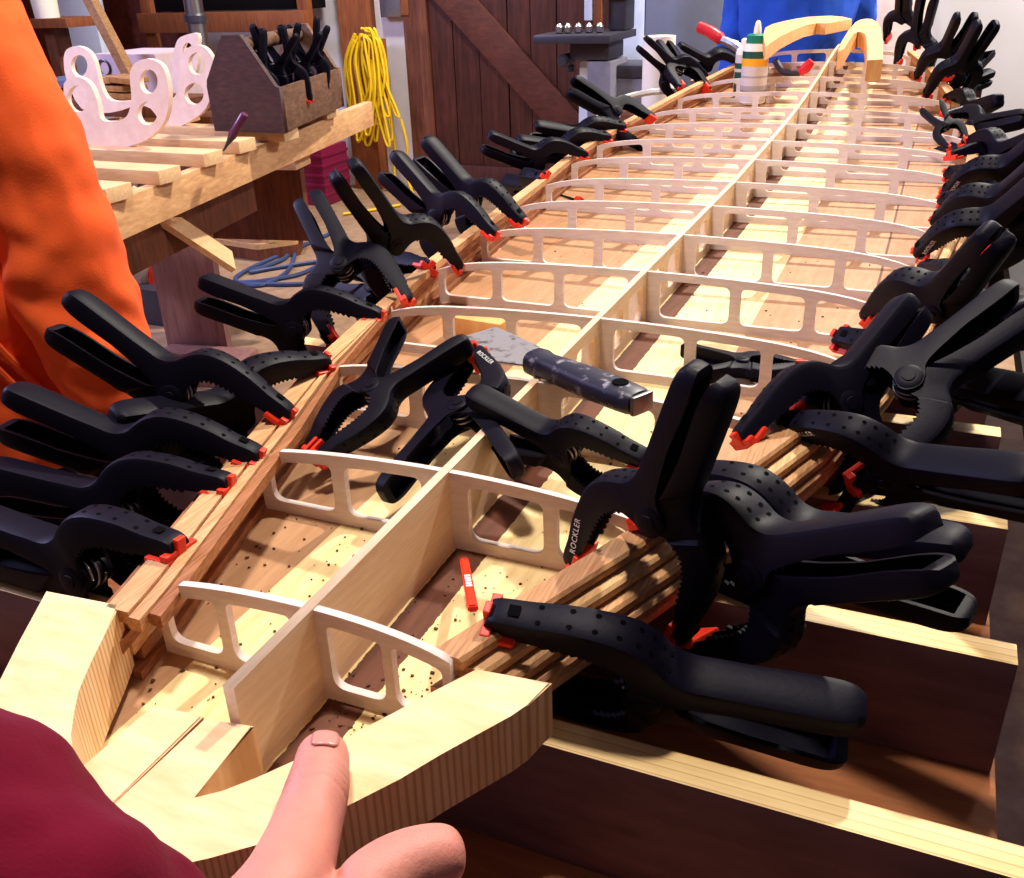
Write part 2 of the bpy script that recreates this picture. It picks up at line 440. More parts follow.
# ------------------------------------------------------------------ wooden end blocks
def pxpoly(pts, z): return [onz(x, y, z) for x, y in pts]
def blk(name, label, pts, zt, zb, mat, group=None, r=0):
    poly = [(p.x, p.y) for p in pxpoly(pts, zt)]
    c = sum((Vector(p) for p in poly), Vector((0, 0))) / len(poly)
    bm = bmesh.new(); prism(bm, [(p[0] - c.x, p[1] - c.y) for p in poly], 0, zt - zb, None, .0012)
    o = obj(name, bm, mat, None, .45); o.location = (c.x, c.y, zb)
    return tag(o, label, 'wood block', group)
GB = 'pale end blocks at the near end of the board'
blk('nose_block', 'curved pale wood nose block with a notch, pinned under the thumb',
    [(552, 682), (527, 705), (511, 716), (480, 733), (440, 755), (400, 779), (351, 804), (315, 822), (256, 845), (210, 858), (170, 867), (120, 874), (60, 874), (60, 850), (111, 807), (205, 717), (254, 725), (189, 801), (222, 791), (258, 777), (300, 758), (351, 735), (395, 712), (436, 690), (476, 668)], .05, .006, M['block'], GB)
blk('nose_block', 'flat pale wood wedge between the notched nose block and the left corner block',
    [(110, 805), (203, 715.5), (192, 713), (152, 705), (82, 767), (40, 805), (60, 845)], .05, .006, M['block'], GB)
blk('corner_block', 'tall pale wood corner block at the near left end of the board',
    [(46, 590), (119, 604), (106, 632), (92, 660), (79, 690), (72, 712), (71, 735), (73, 758), (40, 790), (-40, 760), (-5, 690), (20, 640)], .06, .006, M['block'], GB)
GT = 'curved tail blocks at the far end of the board'
blk('tail_block', 'long curved pale tail block at the far left end of the board',
    [(620 + x / 4.267, y / 4.267) for x, y in [(612, 150), (620, 118), (650, 103), (700, 90), (750, 80), (800, 72), (850, 69), (900, 67), (950, 71), (990, 80), (880, 100), (840, 98), (790, 108), (740, 128), (690, 152), (650, 178), (620, 200)]], .255, .222, M['block_warm'], GT)
blk('tail_block', 'hooked pale tail block at the far right end of the spar',
    [(840 + x / 5.565, y / 5.565) for x, y in [(-10, 285), (10, 230), (50, 165), (85, 125), (110, 110), (145, 104), (180, 106), (205, 122), (225, 150), (232, 200), (240, 250), (240, 330), (152, 335), (152, 280), (148, 220), (140, 190), (120, 178), (98, 176), (75, 190), (50, 225), (25, 268)]], .235, .19, M['block_warm'], GT)
o = boxo('scrap_block', (-.045, -.017, 0), (.045, .017, .03), M['block_warm'], None, .001)
o.location = onz(478, 338, .0) + Vector((0, 0, .001)); o.rotation_euler = (0, 0, -.1)
tag(o, 'small bright wood block lying on the bottom panel behind the putty knife', 'wood block')

# ------------------------------------------------------------------ spring clamps
ST = [((.117, .003), (.117, -.003), .0095), ((.112, .009), (.112, -.004), .0108), ((.095, .019), (.097, -.0015), .0115), ((.078, .031), (.080, .006), .0122),
      ((.060, .041), (.062, .015), .013), ((.045, .047), (.047, .021), .0138), ((.032, .049), (.033, .023), .0145), ((.020, .047), (.021, .018), .015),
      ((.010, .0425), (.014, .006), .0155), ((.003, .0385), (.011, -.009), .0155), ((-.004, .037), (.002, -.014), .0155), ((-.011, .0375), (-.009, -.010), .0155),
      ((-.018, .040), (-.014, .000), .0155), ((-.028, .0455), (-.020, .014), .0155)]
_e, _n = Vector((-.8706, .492)), Vector((-.492, -.8706))
for s_, off, dep, w_ in ((.030, 0, .0185, .0157), (.050, -.0003, .0185, .016), (.070, -.0006, .019, .0162), (.084, -.0006, .0185, .016), (.093, .0002, .0165, .0148), (.0985, .0022, .0135, .0122), (.1012, .005, .009, .0085)):
    o_ = Vector((-.018, .040)) + _e * s_ + _n * off; i_ = o_ + _n * dep
    ST.append(((o_.x, o_.y), (i_.x, i_.y), w_))
def arm_mesh(name, sgn, win):
    """sgn +1 upper, -1 lower arm; win = how far the pivot flanges sit inside"""
    arr = np.array([[a[0], a[1], b[0], b[1], w] for a, b, w in ST]); rows = []
    for i in range(len(arr) - 1):
        p0, p1, p2, p3 = arr[max(i - 1, 0)], arr[i], arr[i + 1], arr[min(i + 2, len(arr) - 1)]
        n = 6 if 3 <= i <= 6 else 3
        for k in range(n):
            t = k / n
            r = .5 * ((2 * p1) + (p2 - p0) * t + (2 * p0 - 5 * p1 + 4 * p2 - p3) * t * t + (3 * p1 - p0 - 3 * p2 + p3) * t ** 3)
            if 3 <= i <= 6 and k % 2 == 1: r[3] -= .0032
            rows.append(r)
    rows.append(arr[-1])
    bm = bmesh.new(); prev = None
    for ri, r in enumerate(rows):
        O = Vector((r[0], r[1])); I = Vector((r[2], r[3])); w = r[4]
        if win and -.02 < r[2] < .016 and r[3] < .012: w -= win
        d = (I - O); L = max(d.length, 1e-4); d /= L
        t = min(.0032, w * .35); rr = min(.006, w * .45, L * .4)
        A = O + d * rr; B = (O + d * min(.0045, L * .5)) if ri < len(rows) - 7 else I - d * .0002; A2 = O + d * rr * .3
        ii = I - d * 0
        pts = [(-w, ii), (-w, A), (-w + rr * .3, A2), (-w + rr, O), (w - rr, O), (w - rr * .3, A2), (w, A), (w, ii), (w - t, ii), (w - t, B), (-w + t, B), (-w + t, ii)]
        ring = [bm.verts.new((p.x, y, sgn * p.y)) for y, p in pts]
        if prev:
            for q in range(12): bm.faces.new((prev[q], prev[(q + 1) % 12], ring[(q + 1) % 12], ring[q]))
        else: bm.faces.new(ring)
        prev = ring
    bm.faces.new(prev[::-1])
    # flat dark faces painted as shaded dimples over the arch and slot behind the pad
    nb = len(bm.faces)
    def web(s):                       # outer curve point and tangent at arc parameter
        k = int(s); f = s - k; a, b = arr[k], arr[k + 1]
        p = Vector((a[0] + (b[0] - a[0]) * f, 0, a[1] + (b[1] - a[1]) * f)); tg = Vector((b[0] - a[0], 0, b[1] - a[1])).normalized()
        # true surface height from the smooth rows
        best = min(rows, key=lambda r: abs(r[0] - p.x) + (0 if r[0] > -.012 else 9))
        return Vector((best[0], 0, best[1])), tg
    for s in np.linspace(2.3, 9.0, 8):
        p, tg = web(s); nrm = Vector((-tg.z, 0, tg.x))
        if nrm.z < 0: nrm = -nrm
        for y in (-.0058, .0058):
            c = p + nrm * .00035; ring = []
            for q in range(8):
                a = 2 * PI * q / 8
                v = c + tg * (.0021 * math.cos(a)) + Vector((0, y + .0017 * math.sin(a), 0))
                ring.append(bm.verts.new((v.x, v.y, sgn * v.z)))
            f = bm.faces.new(ring); f.material_index = 1
    q0 = [(.101, .0163), (.108, .0125)]
    q = [bm.verts.new((x, y, sgn * (z + .0007))) for (x, z), y in ((q0[0], -.004), (q0[1], -.004), (q0[1], .004), (q0[0], .004))]
    bm.faces.new(q).material_index = 1
    bmesh.ops.recalc_face_normals(bm, faces=bm.faces)
    for f in bm.faces:
        f.smooth = f.material_index == 0
    for e in bm.edges:
        if len(e.link_faces) == 2 and e.calc_face_angle(0) > .65: e.smooth = False
    me = bpy.data.meshes.new(name); bm.to_mesh(me); bm.free()
    me.materials.append(M['clamp']); me.materials.append(M['hole_shade']); return me
ARM_U, ARM_L = arm_mesh('jaw_arm', 1, 0), arm_mesh('jaw_arm', -1, .0036)
def pad_mesh():
    bm = bmesh.new()
    box(bm, (-.012, -.0165, -.0105), (.011, .0165, -.0055), None, .0012)       # swivelling face plate
    box(bm, (.0035, -.0165, -.0065), (.0105, .0165, -.0005), None, .001)       # raised front lip
    box(bm, (.0062, -.0045, -.006), (.0112, .0045, .0085), None, .001)         # tongue over the nose
    box(bm, (-.006, -.0045, -.006), (.001, .0045, .001), None, .0008)
    bmesh.ops.recalc_face_normals(bm, faces=bm.faces)
    for f in bm.faces: f.smooth = False
    me = bpy.data.meshes.new('pad'); bm.to_mesh(me); bm.free(); me.materials.append(M['orange']); return me
PAD = pad_mesh()
def pin_mesh():
    bm = bmesh.new(); mt = Matrix.Rotation(PI / 2, 4, 'X')
    lathe(bm, [(.0035, -.0185), (.0058, -.0183), (.0062, -.0172), (.0105, -.017), (.0125, -.0160), (.0128, -.0145), (.0128, .0145), (.0125, .0160), (.0105, .017), (.0062, .0172), (.0058, .0183), (.0035, .0185)], 20, mt)
    bmesh.ops.recalc_face_normals(bm, faces=bm.faces)
    for f in bm.faces: f.smooth = True
    for e in bm.edges:
        if len(e.link_faces) == 2 and e.calc_face_angle(0) > .6: e.smooth = False
    me = bpy.data.meshes.new('pivot_pin'); bm.to_mesh(me); bm.free(); me.materials.append(M['clamp']); return me
PIN = pin_mesh()
def spring_mesh():
    bm = bmesh.new(); pts = []
    for k in range(40):
        a = k / 39 * 4 * PI; pts.append((.0145 * math.cos(a), -.007 + .014 * k / 39, .0145 * math.sin(a)))
    tube(bm, pts, .0012, 6)
    for f in bm.faces: f.smooth = True
    me = bpy.data.meshes.new('spring'); bm.to_mesh(me); bm.free(); me.materials.append(M['steel']); return me
SPR = spring_mesh()
TXT = text_mesh('lettering', 'ROCKLER', .0088, .0002); TXT.materials.append(M['white'])
def make_clamp(label, R, T, al, group, logo=None, scale=1.0, name='spring_clamp'):
    t = thing(name, label, 'clamp', group=group)
    mm = Matrix([[R[i][0], R[i][1], R[i][2], T[i]] for i in range(3)] + [[0, 0, 0, 1]])
    if scale != 1: mm = mm @ Matrix.Scale(scale, 4)
    t.matrix_world = mm
    for me, sg in ((ARM_U, 1), (ARM_L, -1)):
        a = link('jaw_arm', me, None, t); a.rotation_euler = (0, -sg * al, 0)
        p = link('pad', PAD, None, a)
        p.location = (.1085, 0, .001 * sg); p.rotation_euler = (0, sg * al, 0)
        if sg < 0: p.rotation_euler = (PI, -al, 0)
        if logo == sg:
            tx = link('lettering', TXT, None, a)
            vis = Vector([R[i][1] for i in range(3)]).dot(Vector(CAM) - Vector(T))
            ys = 1 if vis > 0 else -1
            # direction of reading: tip to pivot when the face allows it
            xdir = Vector((-.78, 0, sg * .62)).normalized() if True else None
            n = Vector((0, ys, 0)); up = n.cross(xdir)
            if up.z * sg < 0: xdir = -xdir; up = n.cross(xdir)
            mt = Matrix((( xdir.x, up.x, n.x, .083), (xdir.y, up.y, n.y, ys * .0127), (xdir.z, up.z, n.z, sg * .0165), (0, 0, 0, 1)))
            tx.matrix_local = mt @ Matrix.Scale(.9, 4)
    link('pivot_pin', PIN, None, t)
    link('spring', SPR, None, t)
    return t
CL = {
 'L1': ([[0.9985,0.0211,0.0501],[-0.0248,0.9970,0.0737],[-0.0484,-0.0748,0.9960]], [-0.2492, 0.0370, 0.0176], 0.492, 1.00),
 'L2': ([[0.9767,-0.1959,0.0872],[0.1721,0.9589,0.2256],[-0.1278,-0.2054,0.9703]], [-0.2794, 0.1075, 0.0236], 0.491, 1.00),
 'L3': ([[0.9109,-0.2555,0.3239],[0.2062,0.9620,0.1790],[-0.3573,-0.0962,0.9290]], [-0.2926, 0.1586, 0.0488], 0.488, 1.00),
 'L4': ([[0.8049,-0.2754,0.5256],[0.1374,0.9482,0.2865],[-0.5772,-0.1584,0.8011]], [-0.3134, 0.2391, 0.0824], 0.477, 1.00),
 'L5': ([[0.2955,-0.9018,0.3153],[0.9334,0.3428,0.1057],[-0.2034,0.2631,0.9431]], [-0.2897, 0.2901, 0.0415], 0.488, 1.00),
 'L6': ([[0.9275,-0.2181,0.3036],[0.1891,0.9743,0.1221],[-0.3224,-0.0558,0.9450]], [-0.3824, 0.5356, 0.0413], 0.515, 1.00),
 'L7': ([[0.6758,-0.0911,0.7314],[-0.5159,0.6502,0.5577],[-0.5264,-0.7543,0.3924]], [-0.3696, 0.6348, 0.0922], 0.540, 1.00),
 'L7b': ([[0.8713,0.4150,0.2620],[-0.4799,0.6086,0.6319],[0.1027,-0.6763,0.7295]], [-0.4137, 0.7861, 0.0142], 0.491, 1.00),
 'L8': ([[0.1442,-0.7097,0.6896],[0.5638,0.6316,0.5322],[-0.8132,0.3121,0.4912]], [-0.3303, 0.7070, 0.1139], 0.531, 1.00),
 'L9': ([[0.7936,0.1450,0.5909],[-0.2368,0.9682,0.0806],[-0.5604,-0.2039,0.8027]], [-0.4054, 0.9866, 0.0783], 0.471, 1.00),
 'L10': ([[0.7829,0.2583,0.5660],[-0.1762,0.9645,-0.1966],[-0.5967,0.0542,0.8006]], [-0.3938, 1.0886, 0.0830], 0.460, 1.00),
 'L11': ([[0.7583,0.3556,-0.5464],[-0.6429,0.5462,-0.5369],[0.1076,0.7584,0.6428]], [-0.4318, 1.4998, 0.0187], 0.499, 1.00),
 'L12': ([[0.6034,-0.6691,0.4338],[0.6821,0.7149,0.1539],[-0.4131,0.2030,0.8878]], [-0.4572, 1.5610, 0.0612], 0.517, 1.00),
 'L13': ([[0.6350,-0.6596,0.4022],[0.7508,0.6495,-0.1204],[-0.1818,0.3784,0.9076]], [-0.4680, 1.7657, 0.0474], 0.488, 1.00),
 'L14': ([[0.6815,-0.5454,0.4881],[0.7062,0.6651,-0.2428],[-0.1922,0.5101,0.8384]], [-0.4818, 1.9157, 0.0563], 0.488, 1.00),
 'L15': ([[0.7457,-0.6662,0.0057],[0.4110,0.4667,0.7831],[-0.5244,-0.5816,0.6219]], [-0.4178, 1.9947, 0.1073], 0.466, 1.00),
 'L16': ([[0.6022,0.4427,-0.6644],[-0.6337,-0.2411,-0.7350],[-0.4856,0.8637,0.1353]], [-0.4041, 2.5976, 0.1535], 0.489, 1.00),
 'L17': ([[0.5644,-0.5703,0.5968],[0.5490,0.7993,0.2445],[-0.6165,0.1896,0.7642]], [-0.4277, 2.5959, 0.1494], 0.511, 1.00),
 'L18': ([[0.5878,-0.5866,0.5571],[0.7131,0.7009,-0.0144],[-0.3820,0.4057,0.8303]], [-0.3598, 2.7682, 0.1469], 0.486, 1.00),
 'I1': ([[-0.2987,0.1671,0.9396],[-0.8497,0.4016,-0.3416],[-0.4344,-0.9005,0.0220]], [-0.1406, 0.3244, 0.0717], 0.111, 0.78),
 'I2': ([[-0.2860,0.1973,-0.9377],[0.9282,0.3001,-0.2200],[0.2380,-0.9333,-0.2690]], [-0.0406, 0.3163, 0.0690], 0.059, 0.85),
 'I3': ([[0.9723,0.2335,-0.0084],[-0.2233,0.9179,-0.3280],[-0.0689,0.3208,0.9446]], [0.0725, 0.2912, 0.0604], 0.319, 0.77),
 'R1': ([[-0.9884,0.0813,0.1285],[-0.1225,-0.9260,-0.3570],[0.0900,-0.3686,0.9252]], [0.2098, 0.0718, 0.0159], 0.421, 1.00),
 'R2': ([[-0.2751,-0.2778,-0.9204],[0.1034,-0.9603,0.2590],[-0.9558,-0.0239,0.2929]], [0.1941, 0.1476, 0.1018], 0.548, 0.88),
 'R3a': ([[-0.7388,-0.4995,-0.4525],[0.4052,-0.8657,0.2940],[-0.5386,0.0338,0.8419]], [0.2688, 0.1405, 0.0778], 0.524, 1.00),
 'R3b': ([[-0.9314,-0.2972,-0.2101],[0.3128,-0.9488,-0.0449],[-0.1859,-0.1075,0.9767]], [0.2722, 0.2153, 0.0523], 0.429, 1.00),
 'R4': ([[-0.3711,0.6073,-0.7025],[-0.7756,-0.6187,-0.1252],[-0.5107,0.4984,0.7006]], [0.2886, 0.4546, 0.0664], 0.565, 1.00),
 'R5': ([[-0.6736,-0.1675,-0.7199],[-0.5323,-0.5658,0.6297],[-0.5128,0.8074,0.2919]], [0.3460, 0.4693, 0.0886], 0.486, 1.00),
 'R6': ([[-0.2732,-0.4791,-0.8341],[0.6095,-0.7570,0.2352],[-0.7442,-0.4442,0.4989]], [0.3658, 0.6858, 0.0993], 0.576, 1.00),
 'R7': ([[-0.4383,0.0077,-0.8988],[0.6323,-0.7081,-0.3144],[-0.6388,-0.7061,0.3055]], [0.4246, 0.9778, 0.1169], 0.477, 1.00),
 'R8': ([[-0.4175,-0.2501,-0.8736],[0.6588,-0.7455,-0.1014],[-0.6259,-0.6178,0.4760]], [0.4391, 1.1763, 0.1028], 0.478, 1.00),
 'R9': ([[-0.4665,-0.0546,-0.8828],[0.6251,-0.7265,-0.2854],[-0.6258,-0.6850,0.3731]], [0.4547, 1.3841, 0.1130], 0.478, 1.00),
 'R10': ([[-0.6813,0.6891,-0.2471],[-0.7254,-0.6809,0.1012],[-0.0986,0.2482,0.9637]], [0.4500, 1.8484, 0.0316], 0.489, 1.00),
 'R4b': ([[-0.8156,-0.3138,-0.4862],[0.5152,-0.7764,-0.3631],[-0.2635,-0.5466,0.7948]], [0.3424, 0.3919, 0.0397], 0.486, 1.00),
 'R5b': ([[-0.7186,-0.3856,-0.5788],[0.6770,-0.5782,-0.4553],[-0.1591,-0.7190,0.6765]], [0.3699, 0.5964, 0.0485], 0.485, 1.00),
 'R6b': ([[-0.4003,-0.8338,-0.3801],[0.8933,-0.4476,0.0414],[-0.2047,-0.3230,0.9240]], [0.4062, 0.8678, 0.0376], 0.486, 1.00),
 'R8b': ([[-0.5415,-0.4172,-0.7299],[0.8110,-0.4880,-0.3227],[-0.2216,-0.7667,0.6026]], [0.4519, 1.3149, 0.0585], 0.483, 1.00),
 'R9b': ([[-0.5528,-0.4106,-0.7251],[0.8139,-0.4526,-0.3643],[-0.1786,-0.7915,0.5844]], [0.4580, 1.5309, 0.0595], 0.483, 1.00),
 'R11': ([[0.5048,-0.1691,-0.8465],[-0.7094,-0.6400,-0.2952],[-0.4919,0.7495,-0.4430]], [0.3505, 1.9035, 0.1094], 0.341, 0.55),
 'R12': ([[-0.4961,-0.8310,-0.2518],[0.7960,-0.5511,0.2503],[-0.3467,-0.0762,0.9349]], [0.4580, 1.7958, 0.0685], 0.486, 1.00),
 'R13': ([[-0.7630,-0.6024,0.2344],[0.5868,-0.4933,0.6421],[-0.2711,0.6275,0.7299]], [0.4088, 2.1299, 0.0736], 0.571, 1.00),
 'R14': ([[-0.4484,-0.8754,-0.1807],[0.8244,-0.4831,0.2947],[-0.3453,-0.0169,0.9383]], [0.3997, 2.3234, 0.0814], 0.596, 1.00),
 'R15': ([[-0.3061,0.3051,-0.9018],[0.5414,-0.7234,-0.4285],[-0.7831,-0.6194,0.0562]], [0.3700, 2.4297, 0.1823], 0.474, 1.00),
 'R16': ([[-0.2389,0.1822,-0.9538],[0.6593,-0.6907,-0.2971],[-0.7130,-0.6998,0.0448]], [0.3310, 2.6234, 0.2000], 0.474, 1.00),
 'R17': ([[-0.0715,-0.4265,-0.9017],[0.4710,-0.8113,0.3464],[-0.8792,-0.3999,0.2589]], [0.2476, 2.8110, 0.2193], 0.485, 1.00),
 'R18': ([[0.0600,-0.3843,-0.9212],[0.5831,-0.7356,0.3449],[-0.8102,-0.5579,0.1800]], [0.1805, 3.1912, 0.2553], 0.541, 1.00),
 'R19': ([[-0.3499,0.8514,-0.3908],[-0.8126,-0.4834,-0.3255],[-0.4660,0.2037,0.8610]], [0.3904, 2.7190, 0.1394], 0.464, 1.00),
 'R20': ([[-0.6581,0.7425,0.1251],[-0.7264,-0.5823,-0.3651],[-0.1982,-0.3312,0.9225]], [0.3666, 2.7086, 0.0924], 0.534, 1.00),
}
GL, GR, GI = 'black spring clamps along the left rail', 'black spring clamps along the right rail', 'black spring clamps lying inside the board frame'
LAB = {
 'L1': 'black spring clamp on the left rail, nearest the camera, beside the pale corner block',
 'L2': 'second black spring clamp from the left rail near end, handle cut by the edge',
 'L3': 'third black spring clamp from the left rail near end, scuffed handle before the orange hoodie',
 'L4': 'black spring clamp with wide open raised handles in front of the orange sleeve',
 'L5': 'black spring clamp lying low on the left rail, hidden behind the one with raised handles',
 'L6': 'black spring clamp on the left rail with toothed jaw, handles over the floor hose',
 'L7': 'black spring clamp standing steeply on the left rail before the coiled floor hose',
 'L7b': 'low black spring clamp on the left rail between two steep ones, only its jaw showing',
 'L8': 'steep black spring clamp on the left rail pointing at the yellow cord, round pivot showing',
 'L9': 'steep black spring clamp on the left rail in front of the white wall strip',
 'L10': 'steep black spring clamp on the left rail in front of the door frame trim',
 'L11': 'short foreshortened black spring clamp low on the left rail before the barn door foot',
 'L12': 'black spring clamp with spread handles on the left rail before the barn door',
 'L13': 'black spring clamp just beyond the spread handled one before the barn door',
 'L14': 'small dark spring clamp on the left rail just before the machine stand, handle level',
 'L15': 'black spring clamp with raised handle on the left rail in front of the machine stand',
 'L16': 'black spring clamp standing upright on the far left rail by the white roll',
 'L17': 'black spring clamp leaning behind the upright one on the far left rail',
 'L18': 'farthest black spring clamp on the left rail, under the red handled one',
 'I1': 'big black spring clamp lying inside the near left bay, handles towards the putty knife',
 'I2': 'black spring clamp standing against the spar, lettered jaw at the putty knife blade',
 'I3': 'black spring clamp lying across the spar beneath the putty knife handle',
 'R1': 'large black spring clamp nearest the camera on the right rail beside the nose block',
 'R2': 'black spring clamp standing upright over the right rail with handles pointing up and white lettering',
 'R3a': 'black spring clamp on the right rail just behind the upright lettered one, nearer handle pair',
 'R3b': 'black spring clamp on the right rail, farther of the two with handles side by side',
 'R4': 'black spring clamp on the right rail with handles squeezed together beside a big round pivot',
 'R5': 'black spring clamp on the right rail with long handle reaching the right photo edge',
 'R6': 'black spring clamp on the right rail with long channel handle behind the squeezed one',
 'R7': 'lettered black spring clamp halfway along the right rail with a bent shoulder',
 'R8': 'unlettered black spring clamp between the two lettered ones halfway along the right rail',
 'R9': 'lettered black spring clamp farther along the right rail, upper of two lettered neighbours',
 'R10': 'level black spring clamp on the right rail just below the small upright one',
 'R4b': 'lettered black spring clamp low behind the big round pivot on the right rail',
 'R5b': 'black spring clamp on the right rail behind the squeezed handles, only its dimpled arch showing',
 'R6b': 'black spring clamp tucked under the long bent lettered one, only jaw and pad showing',
 'R8b': 'black spring clamp on the right rail wedged behind the unlettered one',
 'R9b': 'black spring clamp wedged behind the farther lettered one on the right rail',
 'R11': 'small black spring clamp with a V of handles straddling the far right rail',
 'R12': 'black spring clamp lying level behind the V handled small one on the right rail',
 'R13': 'level black spring clamp with white lettering on the far right rail below the white wall',
 'R14': 'level black spring clamp on the far right rail, handle ending against the white wall',
 'R15': 'tall black spring clamp with raised handle on the far right rail, lower of two',
 'R16': 'tall black spring clamp on the far right rail, upper of two with arched jaws',
 'R17': 'black spring clamp gripping the far right rail with a pair of upright handles',
 'R18': 'farthest black spring clamp on the right rail, cut by the top edge',
 'R19': 'black spring clamp with handles spread to the right against the white wall',
 'R20': 'dark spring clamp low under the spread handled one at the far right'}
LOGO = {'R4b': 1, 'I2': -1, 'R2': 1, 'R7': 1, 'R9': 1, 'R13': 1}
for n, (R, T, al, scl) in CL.items():
    make_clamp(LAB[n], R, T, al, GL if n[0] == 'L' else GI if n[0] == 'I' else GR, LOGO.get(n), scl)
o = onz(742, 366, .019)
make_clamp('small black spring clamp lying flat on the bottom panel, seen through a rib window', [[.97, 0, -.24], [.24, 0, .97], [0, -1, 0]], o, .03, GI, None, .62)
# ------------------------------------------------------------------ room
def struct(o): o['kind'] = 'structure'; return o
M['darktrim'] = wood('dark trim', (.48, .28, .20), (.28, .14, .10), (12, 12, 1.0), spec=.3)
M['brace'] = wood('old brace board', (.40, .21, .16), (.24, .11, .08), (3, 9, 9), spec=.35)
M['floor'] = wood('worn concrete floor', (.66, .54, .42), (.46, .34, .26), (3, 3, 3), spec=.3)
M['plaster'] = plain('white plaster', (.86, .84, .86), .8, .2, var=.05, scale=8)
M['greywall'] = plain('white painted wall', (.84, .83, .84), .8, .2, var=.04, scale=4)
M['redply'] = wood('reddish plywood wall', (.52, .26, .20), (.30, .12, .10), (3, 3, 3), spec=.35, spots=14)
M['cab'] = plain('grey cabinet', (.46, .48, .56), .5, .35, var=.04)
M['cablight'] = plain('pale blue white', (.86, .90, .97), .5, .3, var=.04)
M['iron'] = plain('dark machine iron', (.24, .23, .27), .4, .5, .3)
M['greymetal'] = plain('grey machine paint', (.46, .45, .50), .45, .45)
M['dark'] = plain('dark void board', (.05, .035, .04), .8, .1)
M['yellow'] = plain('yellow cord', (.90, .74, .10), .5, .35, var=.08)
M['bluecord'] = plain('blue hose', (.20, .26, .42), .5, .4)
M['magenta'] = plain('magenta plastic', (.48, .06, .24), .45, .4)
M['cream'] = plain('cream plastic', (.97, .94, .88), .4, .4, var=.03)
M['green'] = plain('green cap', (.05, .48, .36), .4, .4)
M['bluesteel'] = plain('blue grey bench top', (.50, .56, .72), .4, .5)
M['cardboard'] = plain('pale carton', (.74, .66, .68), .7, .2, var=.06)
floor_bm = bmesh.new(); box(floor_bm, (-7.5, -2.5, -1.0), (3.2, 5.6, -.9))
struct(obj('floor', floor_bm, M['floor'], None, .5))
WB = 5.4
def wallx(px, py, y=WB): return ony(px, py, y).x
x_post0, x_trim0 = -3.30, -2.93
bm = bmesh.new(); box(bm, (-7.5, WB, -.9), (3.2, WB + .12, 2.6)); struct(obj('wall_back', bm, M['plaster'], None, .5))
bm = bmesh.new(); box(bm, (.16, 4.55, -.9), (3.2, 4.65, 2.6)); struct(obj('wall_right', bm, M['greywall'], None, .5))
bm = bmesh.new(); box(bm, (-7.6, -2.5, -.9), (-7.5, 5.6, 2.6)); struct(obj('wall_left', bm, M['redply'], None, .5))
bm = bmesh.new(); box(bm, (-7.5, WB - .03, -.9), (-4.55, WB, 2.6)); struct(obj('trim_1', bm, M['redply'], None, .5))
bm = bmesh.new(); box(bm, (-3.31, WB - .11, -.9), (-3.10, WB, 2.6)); struct(obj('trim_2', bm, M['postwood'], None, .5))
bm = bmesh.new(); box(bm, (-2.86, WB - .07, -.9), (-2.74, WB, 2.6)); box(bm, (-2.74, WB - .10, -.9), (-2.68, WB, 2.6)); struct(obj('trim_3', bm, M['darktrim'], None, .5))
# barn door
d = thing('door_1', 'old brown plank barn door with a diagonal brace', 'door', (-1.9, WB - .06, -.9)); struct(d)
bm = bmesh.new(); rr = random.Random(3); x = -.78
while x < 1.1:
    wd = rr.uniform(.15, .22); box(bm, (x, -.012 + rr.uniform(-.004, .004), .02), (x + wd - .005, .02, 3.3), None, .003); x += wd
obj('planks', bm, M['door'], d, .5)
bm = bmesh.new(); box(bm, (-.78, -.045, .02), (1.1, -.017, .19), None, .004); obj('bottom_rail', bm, M['door'], d, .5)
p, q = ony(455, 0, WB - .1), ony(590, 150, WB - .1)
v = (q - p); L = v.length
mt = Matrix.Translation(Vector((p.x + 1.9, -.031, p.z + .9))) @ Matrix.Rotation(-math.atan2(v.z, v.x), 4, 'Y')
bm = bmesh.new(); box(bm, (-1.2, -.014, -.10), (L + .35, .013, .10), mt, .004); obj('diagonal_brace', bm, M['brace'], d, .5)

# coiled yellow cord on its peg
c0 = Vector((-2.99, WB - .02, .03))
pg = thing('wall_peg', 'brown wooden peg block on the white wall holding the yellow cord', 'peg', (-3.07, WB - .113, .0))
boxo('block', (-.09, -.03, -.30), (.10, 0, .06), M['postwood'], pg)
bm = bmesh.new(); lathe(bm, [(.035, 0), (.042, .02), (.042, .13), (.036, .14)], 16, Matrix.Translation((.06, -.03, -.01)) @ Matrix.Rotation(PI / 2, 4, 'X')); obj('dowel', bm, M['postwood'], pg, .5)
yc = thing('extension_cord', 'yellow extension cord hanging in a coil from the wall peg', 'cord', (-3.02, WB - .16, .03))
rr = random.Random(5); bm = bmesh.new()
for k in range(17):
    a = -.16 + .27 * k / 16 + rr.uniform(-.02, .02); b2 = a + rr.uniform(-.07, .07); dp = -.07 - .012 * (k % 5)
    ln = rr.uniform(.42, .62); zt = .06 + rr.uniform(-.02, .03); hw = rr.uniform(.02, .06)
    pts = smoothpath([(a * .35 - hw, dp, zt - .02), (a * .8 - hw * 1.3, dp - .01, -.10), (a - hw * .9, dp, -ln * .6), (b2 * .9 - hw * .4, dp, -ln * .93), (b2, dp, -ln), (b2 * .9 + hw * .5, dp, -ln * .93), (a * .6 + hw * 1.2, dp - .01, -ln * .5), (a * .5 + hw * 1.2, dp, -.10), (a * .3 + hw, dp, zt - .02), (a * .35, dp, zt + .01)], 5)
    tube(bm, pts, .0085, 6)
obj('coil', bm, M['yellow'], yc)
bm = bmesh.new()
for dx in (.06, .15): tube(bm, smoothpath([(dx, -.02, -.45), (dx + .02, 0, -.62), (dx - .01, .01, -.80), (dx + .03, .01, -.93)], 6), .009, 6)
obj('loose_end', bm, M['yellow'], yc)
